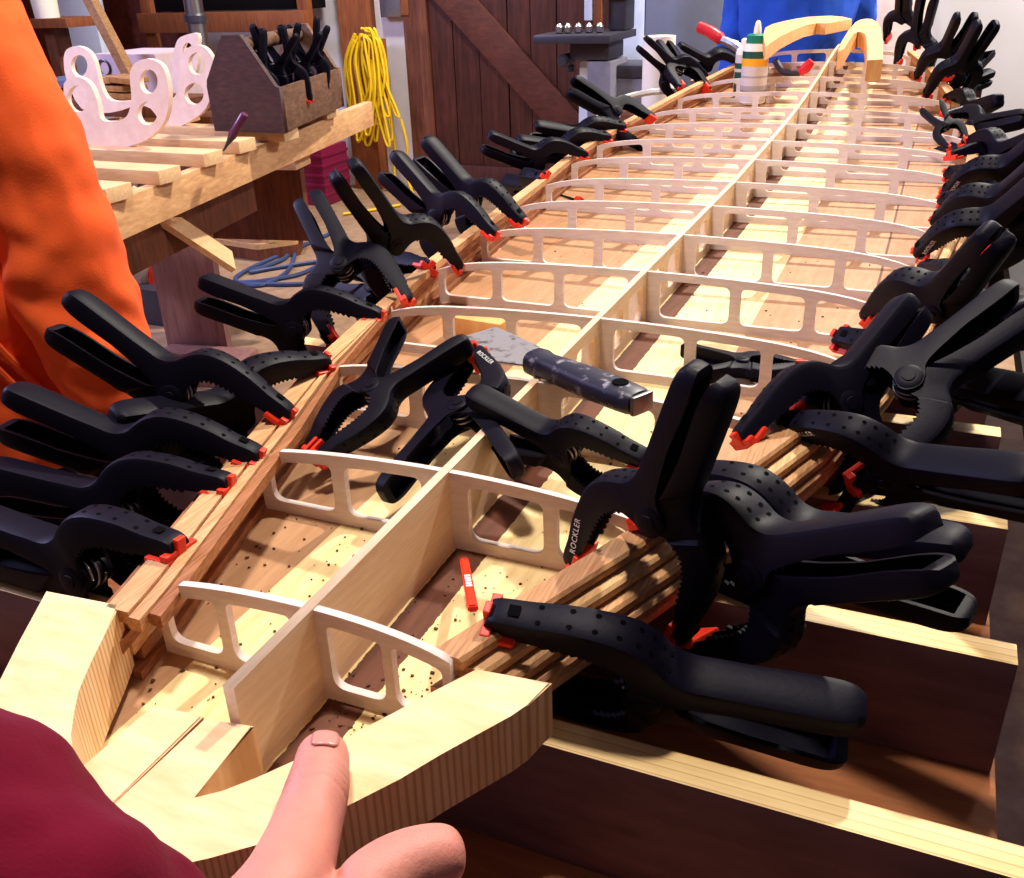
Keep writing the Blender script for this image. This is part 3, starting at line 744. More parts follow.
# steel box on the wall above
jb = thing('junction_box', 'shiny steel electrical box on the wall above the yellow cord', 'electrical box', (-2.93, WB - .002, .18))
boxo('housing', (-.09, -.07, 0), (.06, 0, .22), M['steel'], jb, .006)
boxo('side_board', (.061, -.075, .01), (.12, 0, .24), M['postwood'], jb, .004)

# frame rails of the shelf left of the post
sh = thing('wall_shelf', 'reddish wooden shelf frame with a dark loaded upper bay', 'shelf', (-3.95, 5.0, -.9))
for z, h in ((1.02, .12), (.40, .10)): boxo('rail', (-.75, 0, z), (.58, .05, z + h), M['postwood'], sh)
boxo('post', (.50, .051, 0), (.58, .10, 2.4), M['postwood'], sh)
boxo('post', (-.75, .051, 0), (-.67, .10, 2.4), M['postwood'], sh)
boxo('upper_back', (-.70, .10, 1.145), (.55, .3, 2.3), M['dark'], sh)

# ------------------------------------------------------------------ drill press / machines
mc = thing('bandsaw', 'grey iron machine with square table standing before the barn door', 'machine', (-1.25, 4.35, -.9))
def rel(o, lo, hi): return lo, hi
boxo('table', (-.24, -.22, 1.015), (.14, .20, 1.05), M['iron'], mc, .006)
boxo('table_edge', (-.24, -.235, 1.012), (.14, -.221, 1.047), M['iron'], mc, .003)
bm = bmesh.new(); box(bm, (-.10, -.12, .93), (.10, .12, 1.012), None, .01)
lathe(bm, [(.02, 0), (.03, .01), (.03, .10), (.02, .11)], 14, Matrix.Translation((-.12, -.06, .93)) @ Matrix.Rotation(PI / 2, 4, 'X'))
lathe(bm, [(.015, 0), (.024, .005), (.024, .03), (.015, .035)], 14, Matrix.Translation((-.12, -.06, .87)))
obj('trunnion', bm, M['iron'], mc, .5)
bm = bmesh.new(); prism(bm, fillet([(-.09, 0), (-.01, 0), (-.015, .92), (-.075, .92)], .02), -.04, .04, XZ); obj('stand_leg', bm, M['cablight'], mc, .5)
boxo('stand', (-.01, -.12, 0), (.11, .16, .925), M['greymetal'], mc, .008)
boxo('column', (.045, .03, 1.052), (.135, .18, 1.9), M['iron'], mc, .01)
bm = bmesh.new(); box(bm, (.035, .02, 1.40), (.15, .19, 1.5), None, .01); box(bm, (.03, .0, 1.19), (.15, .19, 1.25), None, .008); obj('column_collar', bm, M['greymetal'], mc, .5)
boxo('blade_guard', (-.06, -.02, 1.10), (-.02, .02, 1.6), M['cablight'], mc, .004)
boxo('guide_post', (-.01, -.02, 1.08), (.025, .02, 1.6), M['postwood'], mc, .004)
bm = bmesh.new()
for x in (-.14, -.10, -.05, .0, .05): lathe(bm, [(.012, 0), (.02, .006), (.02, .03), (.008, .045)], 10, Matrix.Translation((x, -.12 + x * .2, 1.0505)))
obj('fence_knobs', bm, M['steel'], mc, .5)
mb = thing('motor_cabinet', 'grey sheet metal motor box on the floor behind the machine table', 'machine box', (-1.03, 4.45, -.9))
boxo('housing', (-.15, -.12, 0), (.14, .16, .84), M['greymetal'], mb, .01)
boxo('lid', (-.16, -.13, .841), (.15, .17, .90), M['iron'], mb, .012)
boxo('switch_box', (-.12, -.145, .44), (-.03, -.121, .66), M['cab'], mb, .006)
cb = thing('storage_cabinet', 'tall blue grey metal cabinet behind the far left rail', 'cabinet', (-.96, 4.95, -.9))
boxo('carcass', (-.33, -.1, 0), (.22, .3, 2.2), M['cab'], cb, .006)
boxo('door', (-.325, -.125, .03), (-.19, -.101, 2.17), M['cablight'], cb, .004)
boxo('door', (-.185, -.125, .03), (.215, -.101, 2.17), M['cab'], cb, .004)
boxo('handle', (-.12, -.15, 1.3), (-.10, -.126, 1.5), M['steel'], cb, .004)
dk = boxo('gap_shade_sheet', (-.73, 5.25, -.9), (.17, 5.3, 2.6), M['dark'], None, .002); struct(dk)  # black sheet standing in for the unlit gap beside the cabinet
# leaning sheet behind the tail
me = plate_mesh('plywood_sheet', fillet([(-.05, -.40), (.29, -.40), (.29, .05), (.26, .30), (.20, .60), (-.20, .60), (-.30, .1)], .14, 8), [], .012, Matrix.Translation((0, 0, 0)) @ Matrix.Rotation(-.22, 4, 'X') @ XZ)
o = link('plywood_sheet', me, M['pinkply']); o.location = (-.02, 4.05, .03); o.rotation_euler = (0, -.0, 0)
o.rotation_euler = (0, .0, .05); tag(o, 'tan plywood sheet with rounded edge leaning behind the tail blocks', 'plywood sheet')
st = thing('saw_stand', 'dark stand carrying the leaning plywood sheet', 'stand', (.15, 4.1, -.9))
boxo('top', (-.45, -.25, .26), (.6, .35, .30), M['dark'], st); 
for x in (-.4, .5):
    for y in (-.2, .28): boxo('leg', (x, y, 0), (x + .05, y + .05, .259), M['dark'], st)
# white roll and hose behind the far left rail
bm = bmesh.new(); lathe(bm, [(.02, 0), (.055, 0), (.055, .24), (.02, .24)], 24); o = obj('paper_roll', bm, M['cream'], None, .5)
o.location = ony(657, 110, 3.0); tag(o, 'white paper roll standing behind the upright clamp at the far left rail', 'paper roll')
rs = thing('roll_stand', 'low dark crate under the white paper roll', 'crate', (o.location.x, o.location.y, -.9))
boxo('body', (-.16, -.12, 0), (.10, .12, o.location.z + .9 - .001), M['darkwood'], rs, .004)
hp = [ony(x, y, Y) for x, y, Y in [(590, 128, 2.50), (612, 104, 2.55), (640, 94, 2.6), (665, 91, 2.62), (684, 93, 2.6)]]
bm = bmesh.new(); tube(bm, smoothpath(hp, 6), .010, 8); o = obj('hose', bm, M['cream']); tag(o, 'thin white hose arching just outside the far left rail', 'hose')
rb = thing('spring_clamp', 'metal spring clamp with red dipped handle on the far left rail', 'clamp')
a, b2 = ony(699, 27, 2.95), ony(722, 40, 2.93); c2 = ony(745, 54, 2.9)
bm = bmesh.new(); tube(bm, smoothpath([a, (a + b2) / 2 + Vector((0, 0, .004)), b2], 4), [.018] * 4 + [.019] * 4 + [.014], 10); obj('handle_grip', bm, M['red'], rb)
bm = bmesh.new(); tube(bm, smoothpath([b2, (b2 + c2) / 2 + Vector((0, 0, .006)), c2], 4), [.014] * 4 + [.016] * 4 + [.008], 8); obj('jaw_arm', bm, M['steel'], rb)
bm = bmesh.new(); tube(bm, smoothpath([b2 + Vector((-.06, 0, -.06)), b2 + Vector((0, 0, -.03)), c2 + Vector((0, 0, -.03))], 4), .012, 8); obj('jaw_arm', bm, M['gunmetal'], rb)
# small metal clamp inside the far bays
rb2 = thing('spring_clamp', 'small dark metal clamp with red tip lying inside the far bay beside the glue bottles', 'clamp')
pp = [ony(775, 60, 2.78), ony(784, 72, 2.77), ony(800, 73, 2.76)]
bm = bmesh.new(); tube(bm, smoothpath(pp, 4), .011, 8); obj('jaw_arm', bm, M['gunmetal'], rb2)
bm = bmesh.new(); tube(bm, [ony(800, 73, 2.76), ony(806, 68, 2.76), ony(812, 61, 2.76)], [.012, .016, .012], 10); obj('handle_grip', bm, M['red'], rb2)

# glue bottles
def bottle(name, label, loc, r, h, cap):
    t = thing(name, label, 'bottle', loc)
    bm = bmesh.new()
    lathe(bm, [(r * .85, 0), (r, .006), (r, h * .86), (r * .93, h * .92), (r * .6, h * .97), (r * .42, h)], 32); obj('body', bm, M['cream'], t, .6)
    if cap:
        bm = bmesh.new(); lathe(bm, [(r * .78, h * .955), (r * .8, h * .96), (r * .8, h * 1.07), (r * .6, h * 1.09)], 28); obj('cap', bm, M['green'], t, .5)
        bm = bmesh.new(); lathe(bm, [(r * .30, h * 1.09), (r * .28, h * 1.17), (r * .20, h * 1.26), (r * .1, h * 1.29)], 16); obj('nozzle', bm, M['cream'], t, .5)
    else:
        bm = bmesh.new(); lathe(bm, [(r * .5, h * 1.0), (r * .5, h * 1.09), (r * .3, h * 1.12)], 20); obj('cap', bm, M['cream'], t, .5)
    mt, nt, b = newmat('label ' + name + str(cap)); v = coords(nt, (1, 1, 1)); s = nt.nodes.new('ShaderNodeSeparateXYZ'); nt.links.new(v, s.inputs[0])
    mp = nt.nodes.new('ShaderNodeMapRange'); mp.inputs[1].default_value = 0; mp.inputs[2].default_value = h; nt.links.new(s.outputs['Z'], mp.inputs[0])
    G_, Y_, W_, B_ = lin((.05, .30, .24)), lin((.93, .66, .10)), lin((.80, .76, .74)), lin((.64, .60, .60))
    stops = [(0, W_), (.20, G_), (.22, B_), (.30, W_), (.42, B_), (.45, W_), (.60, Y_), (.72, G_)] if cap else [(0, G_), (.30, Y_), (.40, G_), (.52, W_), (.58, G_), (.68, W_)]
    nt.links.new(ramp(nt, mp.outputs[0], stops, 'CONSTANT'), b.inputs['Base Color']); b.inputs['Roughness'].default_value = .4
    bm = bmesh.new(); lathe(bm, [(r * 1.006, h * .05), (r * 1.016, h * .052), (r * 1.016, h * .83), (r * 1.006, h * .832)], 32); obj('label', bm, mt, t, .5)
    return t
zb = rock(2.58)
bottle('glue_bottle', 'large white glue bottle with green cap standing in the far left bay', (onz(752, 104, zb).x, onz(752, 104, zb).y, zb + .001), .037, .175, True)
bottle('glue_bottle', 'smaller white glue bottle half hidden at the left of the green capped one', (onz(739, 103, zb).x - .005, onz(739, 103, zb).y + .065, zb + .001), .026, .155, False)

# putty knife
A_, B_ = Vector((-.105, .475, .083)), Vector((.128, .350, .088))
t = thing('putty_knife', 'paint-spattered putty knife lying across the spar with dark blue handle', 'putty knife')
X = (B_ - A_).normalized(); Yv = Vector((0, 0, 1)).cross(X).normalized(); Zv = X.cross(Yv)
t.matrix_world = Matrix(((X.x, Yv.x, Zv.x, A_.x), (X.y, Yv.y, Zv.y, A_.y), (X.z, Yv.z, Zv.z, A_.z), (0, 0, 0, 1)))
def spat(name, base, sp, th, metal=0):
    mt, nt, b = newmat(name); v = coords(nt, (1, 1, 1)); f = noise(nt, v, 55, 5, .7)
    nt.links.new(mix(nt, ramp(nt, f, [(th, (0, 0, 0)), (th + .12, (1, 1, 1))]), lin(base), lin(sp)), b.inputs['Base Color'])
    b.inputs['Roughness'].default_value = .45; b.inputs['Metallic'].default_value = metal; bump(nt, b, f, .3, .001); return mt
bm = bmesh.new(); prism(bm, [(-.004, -.036), (.0, -.037), (.08, -.030), (.115, -.013), (.125, -.012), (.125, .012), (.115, .013), (.08, .030), (.0, .037), (-.004, .036)], -.0008, .0008); obj('blade', bm, spat('scraped steel blade', (.56, .55, .58), (.30, .27, .27), .52, .25), t, .5)
bm = bmesh.new()
prof = [(.105, .010, .009), (.108, .016, .013), (.118, .0165, .0135), (.128, .0140, .0120), (.145, .0150, .0125), (.175, .0175, .013), (.205, .0185, .013), (.235, .018, .0125), (.252, .0165, .012), (.256, .0145, .0105)]
rg = []
for x, a, b3 in prof: rg.append([bm.verts.new((x, a * math.copysign(abs(math.cos(q)) ** .75, math.cos(q)), b3 * math.copysign(abs(math.sin(q)) ** .75, math.sin(q)))) for q in np.linspace(0, 2 * PI, 20, endpoint=False)])
for u, w2 in zip(rg, rg[1:]):
    for k in range(20): bm.faces.new((u[k], u[(k + 1) % 20], w2[(k + 1) % 20], w2[k]))
bm.faces.new(rg[0]); bm.faces.new(rg[-1][::-1])
HM = spat('spattered blue handle', (.10, .10, .20), (.62, .60, .66), .56); obj('handle', bm, HM, t, .9)
bm = bmesh.new(); lathe(bm, [(.0075, -.0136), (.0078, .0136)], 20, Matrix.Translation((.232, 0, 0))); obj('hang_hole_shade', bm, M['hole_shade'], t, .5)  # solid black plug painted as the dark of the hanging hole
bm = bmesh.new(); box(bm, (.2565, -.013, -.0095), (.262, .013, .0095), None, .002); obj('end_cap', bm, M['steel'], t, .5)

# carpenter pencil
p0, p1 = onz(464, 560, .022), Vector((.097, .045, .066))
pen = thing('carpenter_pencil', 'flat red pencil with white printing leaning from the nearest right clamp pad', 'pencil')
X = (p1 - p0).normalized(); Yv = Vector((0, 0, 1)).cross(X).normalized(); Zv = X.cross(Yv)
pen.matrix_world = Matrix(((X.x, Yv.x, Zv.x, p0.x), (X.y, Yv.y, Zv.y, p0.y), (X.z, Yv.z, Zv.z, p0.z), (0, 0, 0, 1)))
Lp = (p1 - p0).length
bm = bmesh.new(); prism(bm, [(0, -.0035), (Lp, -.0035), (Lp, .0035), (0, .0035)], -.0025, .0025, None, .0012); obj('shaft', bm, M['orange'], pen, .5)
bm = bmesh.new()
for k in range(5): box(bm, (Lp * .42 + k * .0068, -.0022, .00255), (Lp * .42 + k * .0068 + .0045, .0022, .0028))
obj('lettering', bm, M['white'], pen, .5)

# ------------------------------------------------------------------ left bench
bt = thing('sawhorse_bench', 'pale timber bench frame with long front beam at the left', 'bench', (-1.53, 1.37, -.9))
dv = Vector((-1.83 + 1.504, 3.071 - 1.366, 0)).normalized(); ang = math.atan2(dv.y, dv.x) - PI / 2
RB = Matrix.Rotation(ang, 4, 'Z')
boxo('front_beam', (-.038, -.9, .752), (0, 1.93, .85), M['lumber_y'], bt, .002, RB)
boxo('rear_beam', (-.95, -.9, .752), (-.912, 2.1, .85), M['lumber_y'], bt, .002, RB)
boxo('lower_beam', (-.16, -.5, .60), (-.12, 1.0, .74), M['darkwood'], bt, .002, RB)
lp = ony(195, 290, 2.35)
boxo('leg', (-.54, .93, 0), (-.29, .968, .69), M['purplewood'], bt, .002, RB)
boxo('leg', (-.74, 1.30, 0), (-.52, 1.34, .64), M['darkwood'], bt, .002, RB)
boxo('leg', (-.95, .93, 0), (-.75, .968, .745), M['darkwood'], bt, .002, RB)
boxo('foot_block', (-.52, .78, 0), (-.16, .92, .11), M['purplewood'], bt, .006, RB)
boxo('apron', (-.78, 1.345, .40), (-.10, 1.385, .69), M['darkwood'], bt, .002, RB)
boxo('packing_board', (-.45, 1.25, .692), (-.07, 1.39, .745), M['lumber'], bt, .002, RB)
p, q = ony(150, 208, 1.74), ony(232, 262, 1.95)
v = q - p; mt = Matrix.Translation(p - bt.location) @ v.to_track_quat('X', 'Z').to_matrix().to_4x4() @ Matrix.Rotation(.6, 4, 'X')
bm = bmesh.new(); box(bm, (-.06, -.045, -.010), (v.length, .045, .010), mt, .001); obj('diagonal_brace', bm, M['lumber'], bt, .5)
GX = 'pale timbers laid across the left bench'
LBX = ['nearest pale timber across the left bench, beside the orange sleeve', 'second pale timber across the left bench from the orange sleeve', 'third pale timber across the left bench, ending by the marker pen', 'fourth pale timber across the left bench, under the marker pen', 'fifth pale timber across the left bench, under the toolbox', 'farthest pale timber across the left bench, beyond the toolbox']
for k, (px, py) in enumerate([(131, 182), (180, 165), (222, 149), (255, 137), (262, 128), (338, 106)]):
    e = onz(px, py, -.012)
    if k == 4: e = onz(298, 126, -.012)
    bm = bmesh.new(); box(bm, (-1.15, -.089, -.0375), (0, 0, 0), None, .002)
    o = obj('timber', bm, M['lumber'], None, .5); o.location = e + Vector((0, 0, .0)); o.rotation_euler = (0, 0, .0 + .01 * k); tag(o, LBX[k], 'timber', GX)
# toolbox
tb = thing('toolbox', 'weathered wooden tote with dowel handle full of black clamps on the left bench', 'toolbox', onz(215, 131, -.0115), .02)
RT = Matrix.Identity(4)
W_, H1, H2 = .275, .138, .292
bb = Vector((-.15, .62, 0))
def tbend(name, off, mat):
    me = plate_mesh(name, [(0, 0), (W_, 0), (W_, H1), (W_ - .015, H1 + .004), (.155, H2), (.085, H2), (.0, H1 + .02), (-.004, H1)], [], .018, Matrix.Translation(off) @ XZ)
    return link(name, me, mat, tb)
tbend('end_panel', Vector((0, .009, 0)), M['toolbox']); tbend('end_panel', bb + Vector((0, -.009, 0)), M['toolboxtan'])
SHX = Matrix(((1, bb.x / bb.y, 0, 0), (0, 1, 0, 0), (0, 0, 1, 0), (0, 0, 0, 1)))
for x0 in (.004, W_ - .018): boxo('side_panel', (x0, .0185, .0), (x0 + .014, bb.y - .0185, H1 - .002), M['toolboxtan'], tb, .002, SHX)
boxo('bottom', (.02, .0185, .0), (W_ - .02, bb.y - .0185, .012), M['toolbox'], tb, .001, SHX)
bm = bmesh.new(); tube(bm, [Vector((.12, .019, H2 - .035)), bb * .5 + Vector((.12, .0, H2 - .033)), bb + Vector((.12, -.019, H2 - .035))], [.022, .024, .022], 14); obj('dowel_handle', bm, M['toolboxtan'], tb)
rr = random.Random(11)
TBL = tb.location
TB = [(270, 62, 'nearest black clamp standing in the toolbox with blue lit handle'), (283, 58, 'second black clamp in the toolbox, behind the blue lit one'), (296, 62, 'third black clamp in the toolbox, crossing over the front side'), (306, 56, 'fourth black clamp in the toolbox, near the middle of its front'), (316, 52, 'fifth black clamp in the toolbox, upright with hooked handle'), (325, 50, 'sixth black clamp in the toolbox, red tip showing'), (335, 52, 'farthest black clamp in the toolbox, at its far end')]
for k, (px, py, lab) in enumerate(TB):
    fr = .13 + .125 * k
    o3 = TBL + bb * fr + Vector((.165 + .02 * (k % 3), 0, .165 + .014 * (k % 2)))
    tilt = [.35, -.25, .5, .1, -.2, .3, 0][k]
    xd = Vector((math.sin(tilt), rr.uniform(-.2, .2), -math.cos(tilt))).normalized(); yd = Vector((.35, -.9, .1)); yd = (yd - xd * yd.dot(xd)).normalized(); zd = xd.cross(yd)
    R = [[xd[i], yd[i], zd[i]] for i in range(3)]
    make_clamp(lab, R, o3, .10, 'black clamps standing in the toolbox', None, 1.05)
# marker pen
mp_ = thing('marker_pen', 'dark purple marker pen standing on its tip at the timber end', 'pen')
a, b2 = onz(228, 151, -.012), None
a = a + Vector((0, -.02, .004)); b2 = ony(245, 114, a.y + .02)
bm = bmesh.new(); d0 = (b2 - a); tube(bm, [a, a + d0 * .18, a + d0 * .36], [.0025, .005, .010], 10); obj('tip', bm, M['gunmetal'], mp_)
M['plum'] = plain('plum plastic', (.36, .14, .28), .35, .5)
bm = bmesh.new(); tube(bm, [a + d0 * .37, a + d0 * .4, a + d0 * .97, b2], [.0105, .0125, .0125, .010], 12); obj('barrel', bm, M['plum'], mp_)

# milled plywood cradles
def circ(cx, cy, rx, ry, n=20): return [(cx + rx * math.cos(2 * PI * k / n), cy + ry * math.sin(2 * PI * k / n)) for k in range(n)]
def cradle(label, pts, holes, Y, rz=0):
    P = [ony(x, y, Y) for x, y in pts]; c = Vector((sum(p.x for p in P) / len(P), Y, min(p.z for p in P)))
    out = [(q.x - c.x, q.z - c.z) for q in [Vector(v) for v in smoothpath(P + [P[0]], 3)[:-1]]]
    hs = []
    for h in holes:
        H = [ony(x, y, Y) for x, y in h]; hs.append([(q.x - c.x, q.z - c.z) for q in H])
    me = plate_mesh('plywood_cradle', out, hs, .018, XZ); o = link('plywood_cradle', me, M['pinkply']); o.location = c; o.rotation_euler = (0, 0, rz)
    return tag(o, label, 'plywood part', 'milled plywood cradle plates on the left bench')
z1 = lambda L: [(40 + x / 4.623, y / 4.623) for x, y in L]
cradle('nearest milled plywood cradle plate, two holed lobes rising beside the orange sleeve',
    z1([(120, 385), (150, 355), (200, 358), (245, 395), (275, 470), (290, 545), (330, 560), (400, 545), (425, 500), (432, 440), (425, 350), (440, 300), (480, 274), (530, 275), (575, 305), (598, 370), (605, 460), (590, 545), (550, 605), (490, 650), (400, 680), (310, 690), (240, 700), (200, 680), (140, 600), (120, 490)]),
    [z1(circ(512, 375, 42, 56)), z1(circ(506, 522, 46, 54)), z1(circ(185, 455, 50, 62))], 1.90)
cradle('farther milled plywood cradle plate with lobes behind the nearest one and beside the toolbox',
    z1([(118, 270), (130, 230), (175, 212), (225, 230), (260, 280), (285, 380), (310, 440), (350, 466), (440, 464), (560, 462), (620, 455), (650, 400), (655, 300), (670, 240), (720, 208), (770, 220), (805, 270), (818, 330), (800, 420), (775, 500), (700, 560), (640, 585), (580, 585), (520, 500), (440, 490), (330, 520), (200, 500), (130, 360)]),
    [z1(circ(190, 303, 38, 50)), z1(circ(735, 293, 42, 52)), z1(circ(720, 432, 45, 50))], 2.30)
cradle('tan plywood cradle end standing farthest back, left of the toolbox',
    z1([(595, 330), (620, 260), (640, 190), (670, 165), (735, 155), (738, 230), (735, 300), (700, 400), (640, 430), (600, 400)]), [z1(circ(690, 230, 22, 34))], 2.62)
# far clutter on the bench
tbl = thing('far_bench', 'blue grey bench top standing behind the toolbox', 'workbench', (-4.0, 4.2, -.9))
boxo('top', (-.55, -.3, .80), (.75, .4, .84), M['bluesteel'], tbl, .004)
for x in (-.5, .65):
    for y in (-.25, .3): boxo('leg', (x, y, 0), (x + .06, y + .06, .799), M['darkwood'], tbl)
o = ony(197, 27, 4.1)
pt = thing('steel_tube', 'upright silver tube on the blue grey bench', 'tube', (o.x, o.y, -.0595))
bm = bmesh.new(); lathe(bm, [(.05, 0), (.05, .6)], 20); obj('tube', bm, M['steel'], pt, .5); bm = bmesh.new(); lathe(bm, [(.052, .28), (.058, .29), (.058, .32), (.052, .33)], 20); obj('collar', bm, M['iron'], pt, .5)
for k, (px, py, w_, lab) in enumerate([(210, 24, .13, 'pale offcut on the blue grey bench beside the silver tube'), (240, 27, .22, 'thin white board on the blue grey bench above the toolbox')]):
    e = ony(px, py, 4.15); o = boxo('offcut', (-w_ / 2, -.05, 0), (w_ / 2, .05, .045 if k else .07), M['cablight'], None, .003); o.location = (e.x, 4.15, -.0595); tag(o, lab, 'offcut')
ct = thing('carton', 'pale cardboard carton with a round mark behind the cradle plates', 'box', tuple(ony(97, 84, 2.75).xyz), .0)
e0, e1, e2 = ony(97, 84, 2.75), ony(160, 84, 2.75), ony(97, 54, 2.75)
boxo('body', (0, 0, -.0745), (e1.x - e0.x, .3, e2.z - e0.z), M['cardboard'], ct, .003)
bm = bmesh.new(); tube(bm, [(x * 1, -.002, z) for x, z in circ((e1.x - e0.x) * .18, (e2.z - e0.z) * .55, .03, .03, 16)], .005, 6, closed=True); obj('printed_mark', bm, M['gunmetal'], ct)
o = boxo('stick', (-.02, -.02, -.09), (.02, .02, .42), M['scrap'], None, .002); o.location = ony(127, 70, 2.66); o.rotation_euler = (0, -.42, 0); tag(o, 'brown stick leaning diagonally against the carton', 'stick')
rr = random.Random(2)
for k in range(9):
    e = ony(110 + (k % 3) * 9, 98 - (k // 3) * 8, 2.45 + .03 * (k % 2))
    o = boxo('wood_shim', (-.055, -.05, 0), (.055, .05, .02), M['scrap'], None, .002); o.location = e; o.rotation_euler = (0, rr.uniform(-.1, .1), rr.uniform(-.4, .4))
    tag(o, 'small tan wood shim in the stack behind the cradle plates', 'shim', 'tan wood shims stacked behind the cradle plates')
stack = thing('bench_drawers', 'low brown box under the shim stack on the left bench', 'box', (ony(125, 118, 2.5).x, 2.42, -.0115))
e = ony(120, 100, 2.42); boxo('body', (-.22, 0, 0), (.30, .25, max(.03, e.z + .008)), M['darkwood'], stack, .003)
sl = thing('wall_post', 'pale upright post at the far left behind the bench', 'post', (wallx(80, 30, 5.0), 5.0, -.9))
boxo('post', (-.16, 0, 0), (.16, .1, 2.6), M['cablight'], sl, .004)
s2 = thing('wall_shelf', 'small wooden shelf at the far left holding a white tub', 'shelf', tuple(ony(60, 27, 4.2)))
boxo('board', (-.16, -.1, 0), (.16, .2, .05), M['postwood'], s2); boxo('bracket', (-.12, -.02, -.5), (-.04, .1, -.001), M['darkwood'], s2)
tb2 = thing('tub', 'white tub standing on the small far left shelf', 'tub', tuple(ony(48, 19, 4.22) + Vector((0, .0, .0))))
bm = bmesh.new(); lathe(bm, [(.07, 0), (.08, .22)], 20); obj('body', bm, M['cream'], tb2, .5)
# floor items
bm = bmesh.new()
cr = thing('plastic_crate', 'magenta plastic crate standing on the floor behind the bench leg', 'crate', tuple(Vector((onz(322, 206, -.9).x - .12, onz(322, 206, -.9).y, -.9))))
boxo('body', (-.25, 0, 0), (.16, .3, .36), M['magenta'], cr, .006)
bm = bmesh.new()
for z in (.06, .12, .18, .24, .30): box(bm, (-.24, -.008, z), (.165, .305, z + .02), None, .002)
obj('rib_band', bm, M['magenta'], cr, .5)
rr = random.Random(4); base = onz(272, 259, -.9)
for k in range(4):
    pts = fillet([(-.26, -.10), (.10, -.14), (.24, .02), (.14, .20), (-.22, .14)], .03)
    bm = bmesh.new(); prism(bm, pts, 0, .028 if k else .06); o = obj('floor_offcut', bm, M['darkwood'] if k == 0 else M['edgewood'], None, .4)
    o.location = (base.x - .12 + rr.uniform(-.02, .02), base.y + .1 + rr.uniform(-.02, .02), -.8995 + (0 if k == 0 else .0605 + .0285 * (k - 1))); o.rotation_euler = (0, 0, rr.uniform(-.12, .12))
    tag(o, ['dark thick board at the bottom of the offcut pile on the floor', 'lowest thin plywood offcut in the floor pile', 'middle thin plywood offcut in the floor pile', 'topmost plywood offcut in the pile on the floor'][k], 'offcut', 'plywood offcuts piled on the floor')
hz = -.889
hpx = [(340, 229), (300, 247), (255, 266), (235, 280), (262, 285), (290, 268), (296, 240), (285, 258), (250, 272), (275, 268), (320, 262), (300, 274), (262, 281), (240, 283), (300, 284), (345, 276), (372, 262)]
bm = bmesh.new(); tube(bm, smoothpath([onz(x, y, hz) for x, y in hpx], 6), .011, 7); o = obj('floor_hose', bm, M['bluecord']); tag(o, 'grey blue air hose coiled on the floor below the bench', 'hose')
yp = [onz(x, y, hz) for x, y in [(343, 214), (372, 210), (400, 205)]]
bm = bmesh.new(); tube(bm, smoothpath(yp, 5), .01, 6); o = obj('power_cord', bm, M['yellow']); tag(o, 'short run of yellow cord on the floor by the wall', 'cord')
bk = thing('floor_bin', 'dark bin with white cloth and orange handled tool under the bench', 'bin', tuple(onz(150, 325, -.9)))
boxo('body', (-.25, 0, 0), (.12, .25, .16), M['gunmetal'], bk, .006)
bm = bmesh.new(); tube(bm, smoothpath([(-.03, .1, .14), (.0, .1, .30), (.03, .1, .38)], 4), .022, 8); obj('tool_handle', bm, M['orange'], bk)
bm = bmesh.new(); bmesh.ops.create_icosphere(bm, subdivisions=3, radius=.09, matrix=Matrix.Translation((-.12, .1, .24)) @ Matrix.Diagonal((1, .8, 1.4, 1)))
for v in bm.verts: v.co += Vector((math.sin(v.co.z * 60), 0, math.sin(v.co.x * 70))) * .012
obj('cloth', bm, M['cream'], bk)

# ------------------------------------------------------------------ sawdust and chips
bm = bmesh.new(); rr = random.Random(9)
def chip(x, y, z, s):
    c = Vector((x, y, z)); a = rr.uniform(0, PI)
    ps = [c + Vector((math.cos(a + q) * s * rr.uniform(.5, 1), math.sin(a + q) * s * rr.uniform(.4, .9), 0)) for q in (0, 1.6, 3.1, 4.6)]
    lo = [bm.verts.new(p) for p in ps]; hi = [bm.verts.new(p + Vector((0, 0, s * .5))) for p in ps]
    bm.faces.new(hi); bm.faces.new(lo[::-1])
    for k in range(4): bm.faces.new((lo[k], lo[(k + 1) % 4], hi[(k + 1) % 4], hi[k]))
for k in range(760):
    if k < 260: x, y = rr.gauss(.075, .035), rr.gauss(-.03, .05)
    elif k < 560: x, y = rr.uniform(-.17, .14), rr.uniform(-.08, .2)
    else:
        y = rr.uniform(0, 1.2); x = rr.uniform(-.8, .8) * wid(y)
    if abs(x) > wid(y, x) - .006 or abs(x) < .006: continue
    chip(x, y, .0003, rr.choice([.0006, .0008, .001, .0014, .0018, .0024]))
M['chips'] = wood('sawdust chips', (.42, .26, .16), (.20, .10, .06), (60, 60, 60))
o = obj('sawdust', bm, M['chips'], None, 0); tag(o, 'dark sawdust and shavings scattered on the bottom panel of the near bays', 'sawdust', None, 'stuff')

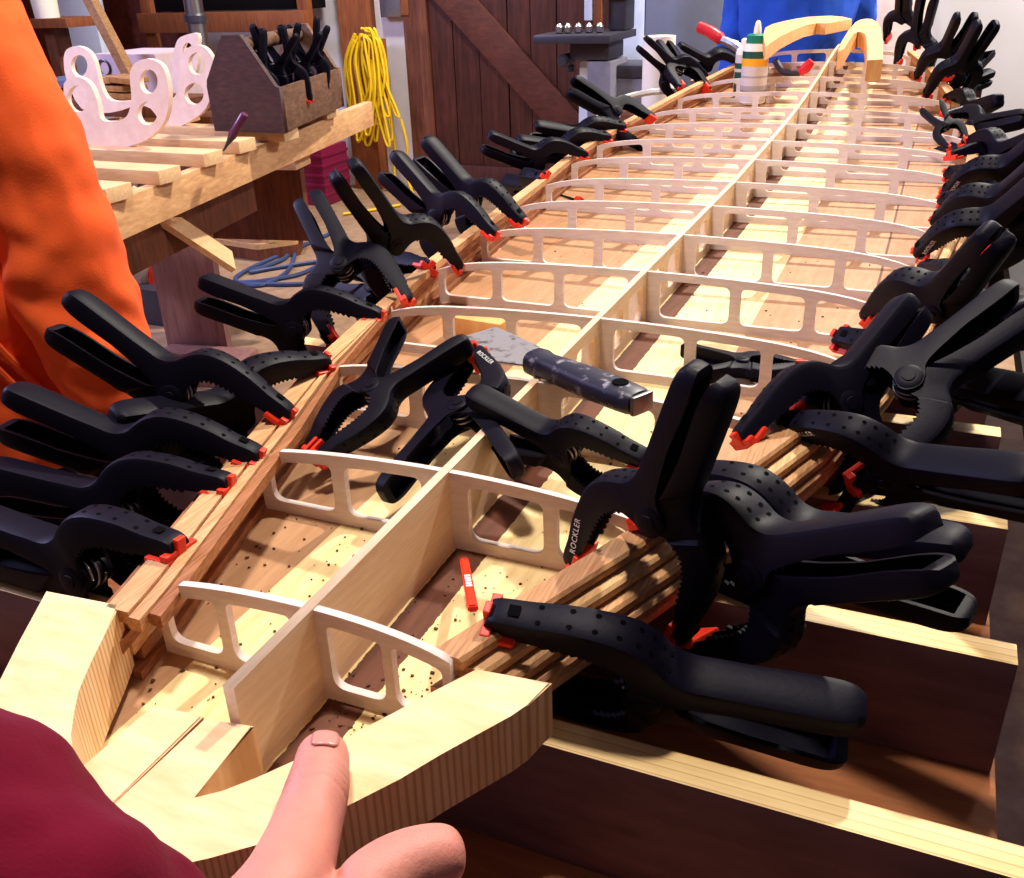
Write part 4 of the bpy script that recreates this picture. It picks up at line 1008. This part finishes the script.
# ------------------------------------------------------------------ people
def fabric(name, c, dark):
    mt, nt, b = newmat(name); v = coords(nt, (1, 1, 1)); f = noise(nt, v, 420, 2, .5); f2 = noise(nt, v, 12, 4)
    nt.links.new(mix(nt, f2, lin(dark), lin(c)), b.inputs['Base Color']); b.inputs['Roughness'].default_value = .9; setspec(b, .1)
    if 'Sheen Weight' in b.inputs: b.inputs['Sheen Weight'].default_value = .04
    bump(nt, b, f, .35, .001); return mt
M['orangecloth'] = fabric('orange fleece', (.98, .41, .19), (.94, .35, .15))
M['burgundy'] = fabric('burgundy fleece', (.40, .01, .13), (.34, .01, .11))
M['bluecloth'] = fabric('blue cloth', (.20, .38, .82), (.14, .30, .72))
M['jeans'] = fabric('dark trousers', (.16, .16, .22), (.10, .10, .15))
def skinmat():
    mt, nt, b = newmat('skin'); v = coords(nt, (1, 1, 1)); f = noise(nt, v, 60, 5, .6); f2 = noise(nt, v, 22, 3)
    c = mix(nt, f2, lin((.74, .46, .42)), lin((.82, .55, .48))); nt.links.new(mix(nt, ramp(nt, f, [(.5, (0, 0, 0)), (.75, (.5, .5, .5))]), c, lin((.80, .46, .42))), b.inputs['Base Color'])
    b.inputs['Roughness'].default_value = .5; setspec(b, .4)
    if 'Subsurface Weight' in b.inputs:
        b.inputs['Subsurface Weight'].default_value = .12; b.inputs['Subsurface Radius'].default_value = (.008, .003, .002); b.inputs['Subsurface Scale'].default_value = .6
    bump(nt, b, noise(nt, coords(nt, (1, 1, 1)), 200, 5, .75), .5, .0012); return mt
M['skin'] = skinmat()
def loft(bm, secs, n=36, fold=None):
    """secs: (centre, axis_u, axis_v) ellipse rings"""
    rings = []
    for i, (c, u, v) in enumerate(secs):
        ring = []
        for k in range(n):
            a = 2 * PI * k / n; r = 1 + (fold(i, a) if fold else 0)
            ring.append(bm.verts.new(Vector(c) + Vector(u) * math.cos(a) * r + Vector(v) * math.sin(a) * r))
        rings.append(ring)
    for a, b in zip(rings, rings[1:]):
        for k in range(n): bm.faces.new((a[k], a[(k + 1) % n], b[(k + 1) % n], b[k]))
    bm.faces.new(rings[0]); bm.faces.new(rings[-1][::-1])
def tubeloft(bm, path, rad, n=28, fold=None):
    path = [Vector(p) for p in path]; secs = []; d, s, t = frame(path[0], path[1])
    for i, p in enumerate(path):
        dd = (path[min(i + 1, len(path) - 1)] - path[max(i - 1, 0)]).normalized(); s = (s - dd * s.dot(dd)).normalized(); t = s.cross(dd)
        secs.append((p, s * rad[i], t * rad[i]))
    loft(bm, secs, n, fold)
def body(name, mat, parent, tc, face, zf, arm_l, arm_r, sh=.44):
    """continuous standing figure: legs, trunk, arms, neck and head grown from one skeleton"""
    f = Vector((face[0], face[1], 0)).normalized(); l = Vector((-f.y, f.x, 0)); c = Vector((tc[0], tc[1], 0))
    def P(a, b, z): return c + l * a + f * b + Vector((0, 0, z + zf))
    V = [P(0, 0, .95), P(0, 0, 1.15), P(0, 0, 1.36), P(0, .0, 1.5), P(0, .03, 1.62), P(0, .04, 1.74)]
    Rr = [(.15, .11), (.14, .10), (.15, .105), (.055, .055), (.075, .085), (.06, .07)]
    Ed = [(0, 1), (1, 2), (2, 3), (3, 4), (4, 5)]
    for sg in (1, -1):
        b0 = len(V); V += [P(sg * .10, 0, .84), P(sg * .11, .02, .48), P(sg * .11, -.01, .09), P(sg * .12, .12, .04)]
        Rr += [(.085, .085), (.058, .058), (.04, .04), (.035, .03)]; Ed += [(0, b0), (b0, b0 + 1), (b0 + 1, b0 + 2), (b0 + 2, b0 + 3)]
    for arm in (arm_l, arm_r):
        b0 = len(V); V += [Vector(p) for p in arm]; Rr += [(.055, .055), (.045, .045), (.032, .032), (.035, .022), (.02, .014)][:len(arm)]; Ed += [(2, b0)] + [(b0 + k, b0 + k + 1) for k in range(len(arm) - 1)]
    me = skin_mesh(name, V, Ed, Rr, 0, 2); return link(name, me, mat, parent)
# orange hoodie person, standing left of the board
po = thing('person', 'person in an orange hoodie standing at the left of the board, face out of view', 'person', (-.97, .40, -.9))
tc = Vector((-.935, .415, 0)); fc = Vector((.52, -.85, 0)).normalized(); lf = Vector((-fc.y, fc.x, 0))
S_ = Vector((-.825, .485, .50)); EL = Vector((-.700, .480, .165)); WR = Vector((-.645, .455, -.10)); HD = Vector((-.63, .44, -.18))
S2 = tc - lf * .205 + Vector((0, 0, .50)); E2 = S2 + Vector((-.12, -.05, -.32)); W2 = E2 + Vector((.08, -.14, -.20)); H2_ = W2 + Vector((.03, -.05, -.07))
b = body('body', M['skin'], po, (tc.x, tc.y), (fc.x, fc.y), -.9, [S_, EL, WR, HD], [S2, E2, W2, H2_]); b.matrix_parent_inverse = Matrix.Translation(-po.location)
rr = random.Random(1)
def wr(i, a): return .035 * math.sin(3 * a + i * 1.3) + .03 * math.sin(5 * a - i * .9)
bm = bmesh.new(); secs = []
for z, u, v in [(-.19, .20, .145), (-.16, .22, .16), (-.11, .23, .165), (-.02, .225, .168), (.08, .215, .165), (.18, .21, .16), (.28, .215, .155), (.38, .22, .15), (.46, .215, .14), (.53, .18, .12), (.58, .10, .09), (.62, .08, .08)]:
    secs.append((tc + Vector((0, 0, z)), lf * u, fc * v))
loft(bm, secs, 48, lambda i, a: .02 * math.sin(4 * a + i * .8) + .012 * math.sin(9 * a + i * 1.7))
pth = smoothpath([S_ + Vector((0, 0, .03)) - lf * .06, S_ - Vector((0, 0, .06)), S_ * .5 + EL * .5 + Vector((.006, 0, 0)), EL, EL * .6 + WR * .4, EL * .3 + WR * .7, WR], 5)
rad = list(np.interp(np.linspace(0, 1, len(pth)), [0, .15, .35, .55, .75, .92, 1], [.075, .088, .082, .078, .072, .062, .045]))
tubeloft(bm, pth, rad, 32, lambda i, a: .03 * math.sin(2 * a + i * .55) + .03 * math.sin(3 * a - i * 1.1) + .02 * math.sin(i * 1.6 + a))
pth = smoothpath([S2 + Vector((0, 0, .03)) + lf * .06, S2 - Vector((0, 0, .06)), (S2 + E2) / 2, E2, (E2 + W2) / 2, W2], 5)
tubeloft(bm, pth, list(np.interp(np.linspace(0, 1, len(pth)), [0, .2, .6, 1], [.075, .088, .076, .048])), 28, wr)
ho = obj('hoodie', bm, M['orangecloth'], po, 2.5); ho.matrix_parent_inverse = Matrix.Translation(-po.location); ho['label'] = 'orange hooded sweatshirt'
def wrinkle(o, lv, size, st, seedoff=0):
    sm = o.modifiers.new('s', 'SUBSURF'); sm.levels = lv; sm.render_levels = lv
    tx = bpy.data.textures.new('folds', 'CLOUDS'); tx.noise_scale = size; tx.noise_depth = 2
    dm = o.modifiers.new('d', 'DISPLACE'); dm.texture = tx; dm.strength = st; dm.mid_level = .5; dm.texture_coords = 'LOCAL'
wrinkle(ho, 2, .13, .04)
bm = bmesh.new()   # kangaroo pocket edge welt on the front
def onfront(a, z, k=1.03):
    u = float(np.interp(z, [-.17, -.1, .08, .28], [.19, .205, .215, .215])); v = float(np.interp(z, [-.17, -.1, .08, .28], [.14, .155, .165, .155]))
    return tc + Vector((0, 0, z)) + lf * math.cos(a) * u * k + fc * math.sin(a) * v * k
tube(bm, smoothpath([onfront(1.05, .16), onfront(.98, .10), onfront(.85, .03), onfront(.62, -.05), onfront(.5, -.08)], 6), .006, 8)
tube(bm, smoothpath([onfront(1.12, .15), onfront(1.06, .09), onfront(.93, .02), onfront(.72, -.06), onfront(.6, -.09)], 6), .005, 8)
q = obj('pocket_welt', bm, M['orangecloth'], po); q.matrix_parent_inverse = Matrix.Translation(-po.location)
bm = bmesh.new(); secs = [(tc + Vector((0, 0, z)), lf * u, fc * v) for z, u, v in [(-.30, .19, .14), (-.10, .185, .135), (.0, .18, .13)]]
loft(bm, secs, 32)
for sg in (1, -1): tubeloft(bm, [tc + lf * sg * .10 + Vector((0, 0, z)) for z in (-.25, -.42, -.6, -.78, -.86)], [.10, .085, .075, .068, .066], 24)
q = obj('trousers', bm, M['jeans'], po, 2.5); q.matrix_parent_inverse = Matrix.Translation(-po.location)
# blue person beyond the tail
pb = thing('person', 'person in blue standing beyond the tail of the board, only the waist in view', 'person', (-.22, 3.62, -.9))
tc = Vector((-.22, 3.66, 0)); fc = Vector((.1, -1, 0)).normalized(); lf = Vector((-fc.y, fc.x, 0))
aL = [tc + lf * .19 + Vector((0, 0, .52)), tc + lf * .225 - fc * .04 + Vector((0, 0, .22)), tc + lf * .22 + fc * .02 + Vector((0, 0, -.04)), tc + lf * .21 + fc * .04 + Vector((0, 0, -.12))]
aR = [tc - lf * .19 + Vector((0, 0, .52)), tc - lf * .225 - fc * .04 + Vector((0, 0, .22)), tc - lf * .22 + fc * .02 + Vector((0, 0, -.04)), tc - lf * .21 + fc * .04 + Vector((0, 0, -.12))]
b = body('body', M['skin'], pb, (tc.x, tc.y), (fc.x, fc.y), -.9, aL, aR); b.matrix_parent_inverse = Matrix.Translation(-pb.location)
bm = bmesh.new(); loft(bm, [(tc + Vector((0, 0, z)), lf * u, fc * v) for z, u, v in [(-.12, .17, .13), (-.05, .18, .14), (.04, .185, .15), (.14, .20, .16), (.24, .225, .16), (.34, .23, .155), (.46, .22, .145), (.54, .17, .12), (.6, .09, .08)]], 40, lambda i, a: .03 * math.sin(3 * a + i) + .015 * math.sin(7 * a + i * 2))
for ar in (aL, aR):
    pth = smoothpath(ar[:3], 6); tubeloft(bm, pth, list(np.linspace(.078, .05, len(pth))), 24, wr)
q = obj('shirt', bm, M['bluecloth'], pb, 2.5); q.matrix_parent_inverse = Matrix.Translation(-pb.location); q['label'] = 'blue shirt'; wrinkle(q, 2, .1, .04)
bm = bmesh.new(); loft(bm, [(tc + Vector((0, 0, z)), lf * u, fc * v) for z, u, v in [(-.25, .165, .125), (-.08, .165, .125), (.0, .16, .12)]], 32)
for sg in (1, -1): tubeloft(bm, [tc + lf * sg * .085 + Vector((0, 0, z)) for z in (-.2, -.42, -.6, -.78, -.86)], [.088, .08, .07, .065, .062], 24)
q = obj('trousers', bm, M['jeans'], pb, 2.5); q.matrix_parent_inverse = Matrix.Translation(-pb.location)
# near person: forearm and hand on the nose block
pn = thing('person', 'person in a burgundy sleeve pressing a thumb on the nose block', 'person', (0, 0, 0))
ZT = .05
tipT = onz(325, 742, ZT + .012); T1 = onz(318, 790, ZT + .016); T2 = onz(302, 842, ZT + .012); T3 = atd(280, 905, .405)
wrist = atd(150, 1020, .385); elbow = atd(-240, 778, .40)
pal = atd(255, 1000, .405)
kn = [atd(352, 905, .425), atd(360, 955, .42), atd(350, 1005, .41), atd(330, 1050, .40)]
i1, i2, i3 = atd(395, 868, .445), atd(435, 856, .452), atd(466, 852, .458)
f2 = [atd(425, 925, .445), atd(470, 912, .46), atd(500, 905, .47)]
f3 = [atd(415, 985, .44), atd(460, 975, .455), atd(485, 968, .46)]
f4 = [atd(390, 1045, .42), atd(425, 1035, .435), atd(450, 1030, .445)]
V = [wrist, pal, elbow, T3, T2, T1, tipT]; Rr = [(.034, .028), (.040, .026), (.046, .044), .0235, .0200, .0178, .0150]; Ed = [(0, 1), (0, 2), (0, 3), (3, 4), (4, 5), (5, 6)]
for k, (K, fs, r0) in enumerate(zip(kn, ([i1, i2, i3], f2, f3, f4), (.0168, .0155, .015, .0132))):
    b0 = len(V); V += [K] + fs; Rr += [r0 * 1.28, r0 * 1.08, r0, r0 * .82]; Ed += [(1, b0), (b0, b0 + 1), (b0 + 1, b0 + 2), (b0 + 2, b0 + 3)]
me = skin_mesh('body', V, Ed, Rr, 0, 3)
o = link('body', me, M['skin'], pn)
rm = o.modifiers.new('r', 'REMESH'); rm.mode = 'VOXEL'; rm.voxel_size = .0018; rm.use_smooth_shade = True
sm = o.modifiers.new('s', 'SMOOTH'); sm.iterations = 7; sm.factor = .5
dg = bpy.context.evaluated_depsgraph_get(); me2 = bpy.data.meshes.new_from_object(o.evaluated_get(dg)); o.modifiers.clear(); o.data = me2
me2.materials.clear(); me2.materials.append(M['skin'])
ax = (tipT - T1).normalized()
for v in me2.vertices:                      # creases over the thumb joint
    rel = v.co - T1; t = rel.dot(ax); rad = (rel - ax * t)
    if rad.length < .022 and abs(t) < .03:
        dsp = 0
        for c_, w_, a_ in ((-.0065, .0011, .00075), (-.0025, .0009, .0006), (.0018, .0011, .0008), (.0058, .0009, .0005)):
            dsp += a_ * math.exp(-((t - c_ - .0012 * math.sin(rad.x * 420)) / w_) ** 2)
        bulge = .0007 * math.exp(-(t / .011) ** 2)
        v.co += rad.normalized() * (bulge - dsp)
for pl in me2.polygons: pl.use_smooth = True
body_me = me2
from mathutils.bvhtree import BVHTree
bvh = BVHTree.FromPolygons([v.co for v in me2.vertices], [tuple(p.vertices) for p in me2.polygons])
# thumb nail
nd = (tipT - T1).normalized(); up = (Vector(CAM) - tipT).normalized(); sd = nd.cross(up).normalized(); up = sd.cross(nd)
bm = bmesh.new(); R0 = .0118; gr = []
for i in range(7):
    t_ = -.0235 + .0145 * i / 6; row = []
    for k in range(9):
        wsc = math.sqrt(max(.05, 1 - ((i - 3) / 3.6) ** 4))
        src = tipT + nd * (t_ + .001) + sd * (k / 8 - .5) * .0145 * wsc + up * .05
        hit = bvh.ray_cast(src, -up)[0]
        if hit is None: hit = tipT + nd * t_
        row.append(bm.verts.new(hit + up * .0007))
    gr.append(row)
for a, b_ in zip(gr, gr[1:]):
    for k in range(8): bm.faces.new((a[k], a[k + 1], b_[k + 1], b_[k]))
M['nail'] = plain('thumb nail', (.78, .52, .48), .3, .5, var=.03)
q = obj('thumb_nail', bm, M['nail'], pn, 2); sm = q.modifiers.new('s', 'SOLIDIFY'); sm.thickness = .0012; sm.offset = 0
e1 = elbow + (elbow - wrist) * .4
pth = smoothpath([e1, elbow, elbow * .72 + wrist * .28, elbow * .42 + wrist * .58, elbow * .16 + wrist * .84, elbow * .04 + wrist * .96], 6)
bm = bmesh.new(); tubeloft(bm, pth, list(np.interp(np.linspace(0, 1, len(pth)), [0, .3, .6, .85, .95, 1], [.075, .073, .066, .056, .048, .040])), 40, lambda i, a: .03 * math.sin(2 * a + i * .5) + .03 * math.sin(3 * a - i * .45) + .02 * math.sin(i * .9))
q = obj('sleeve', bm, M['burgundy'], pn, 2.5); wrinkle(q, 2, .07, .016); q['label'] = 'burgundy fleece sleeve'
# ------------------------------------------------------------------ light
w = bpy.data.worlds.new('world'); sc.world = w; w.use_nodes = True
bg = w.node_tree.nodes['Background']; bg.inputs[0].default_value = (.46, .37, .46, 1); bg.inputs[1].default_value = .18
def area(name, loc, target, size, energy, color):
    L = bpy.data.lights.new(name, 'AREA'); L.shape = 'DISK' ; L.size = size; L.energy = energy; L.color = color
    o = bpy.data.objects.new(name, L); COL.objects.link(o); o.location = loc
    o.rotation_euler = (Vector(target) - Vector(loc)).to_track_quat('-Z', 'Y').to_euler(); return o
area('shop_lamp', (.55, 4.6, 4.3), (-.05, .8, 0), .26, 410, (1, .91, .78))
area('bench_lamp', (-.25, .35, 2.3), (0, 1.2, 0), .25, 56, (1, .90, .80))
area('window_light', (-4.5, .6, 2.3), (-.5, 1.0, 0), 1.6, 250, (.58, .58, 1))
area('right_wall_fill', (1.5, 3.8, 1.9), (.7, 4.6, .1), .3, 105, (1, .95, .9))  # fill light added to brighten the right wall, no fixture there
area('back_wall_fill', (-2.4, 4.2, 2.2), (-3.0, 5.4, -.1), .3, 55, (1, .95, .92))  # unseen fill added to whiten the back wall around the cord
sc.view_settings.view_transform = 'Standard'; sc.view_settings.look = 'None'
sc.view_settings.exposure = 0.08; sc.view_settings.gamma = 1; sc.view_settings.use_curve_mapping = False
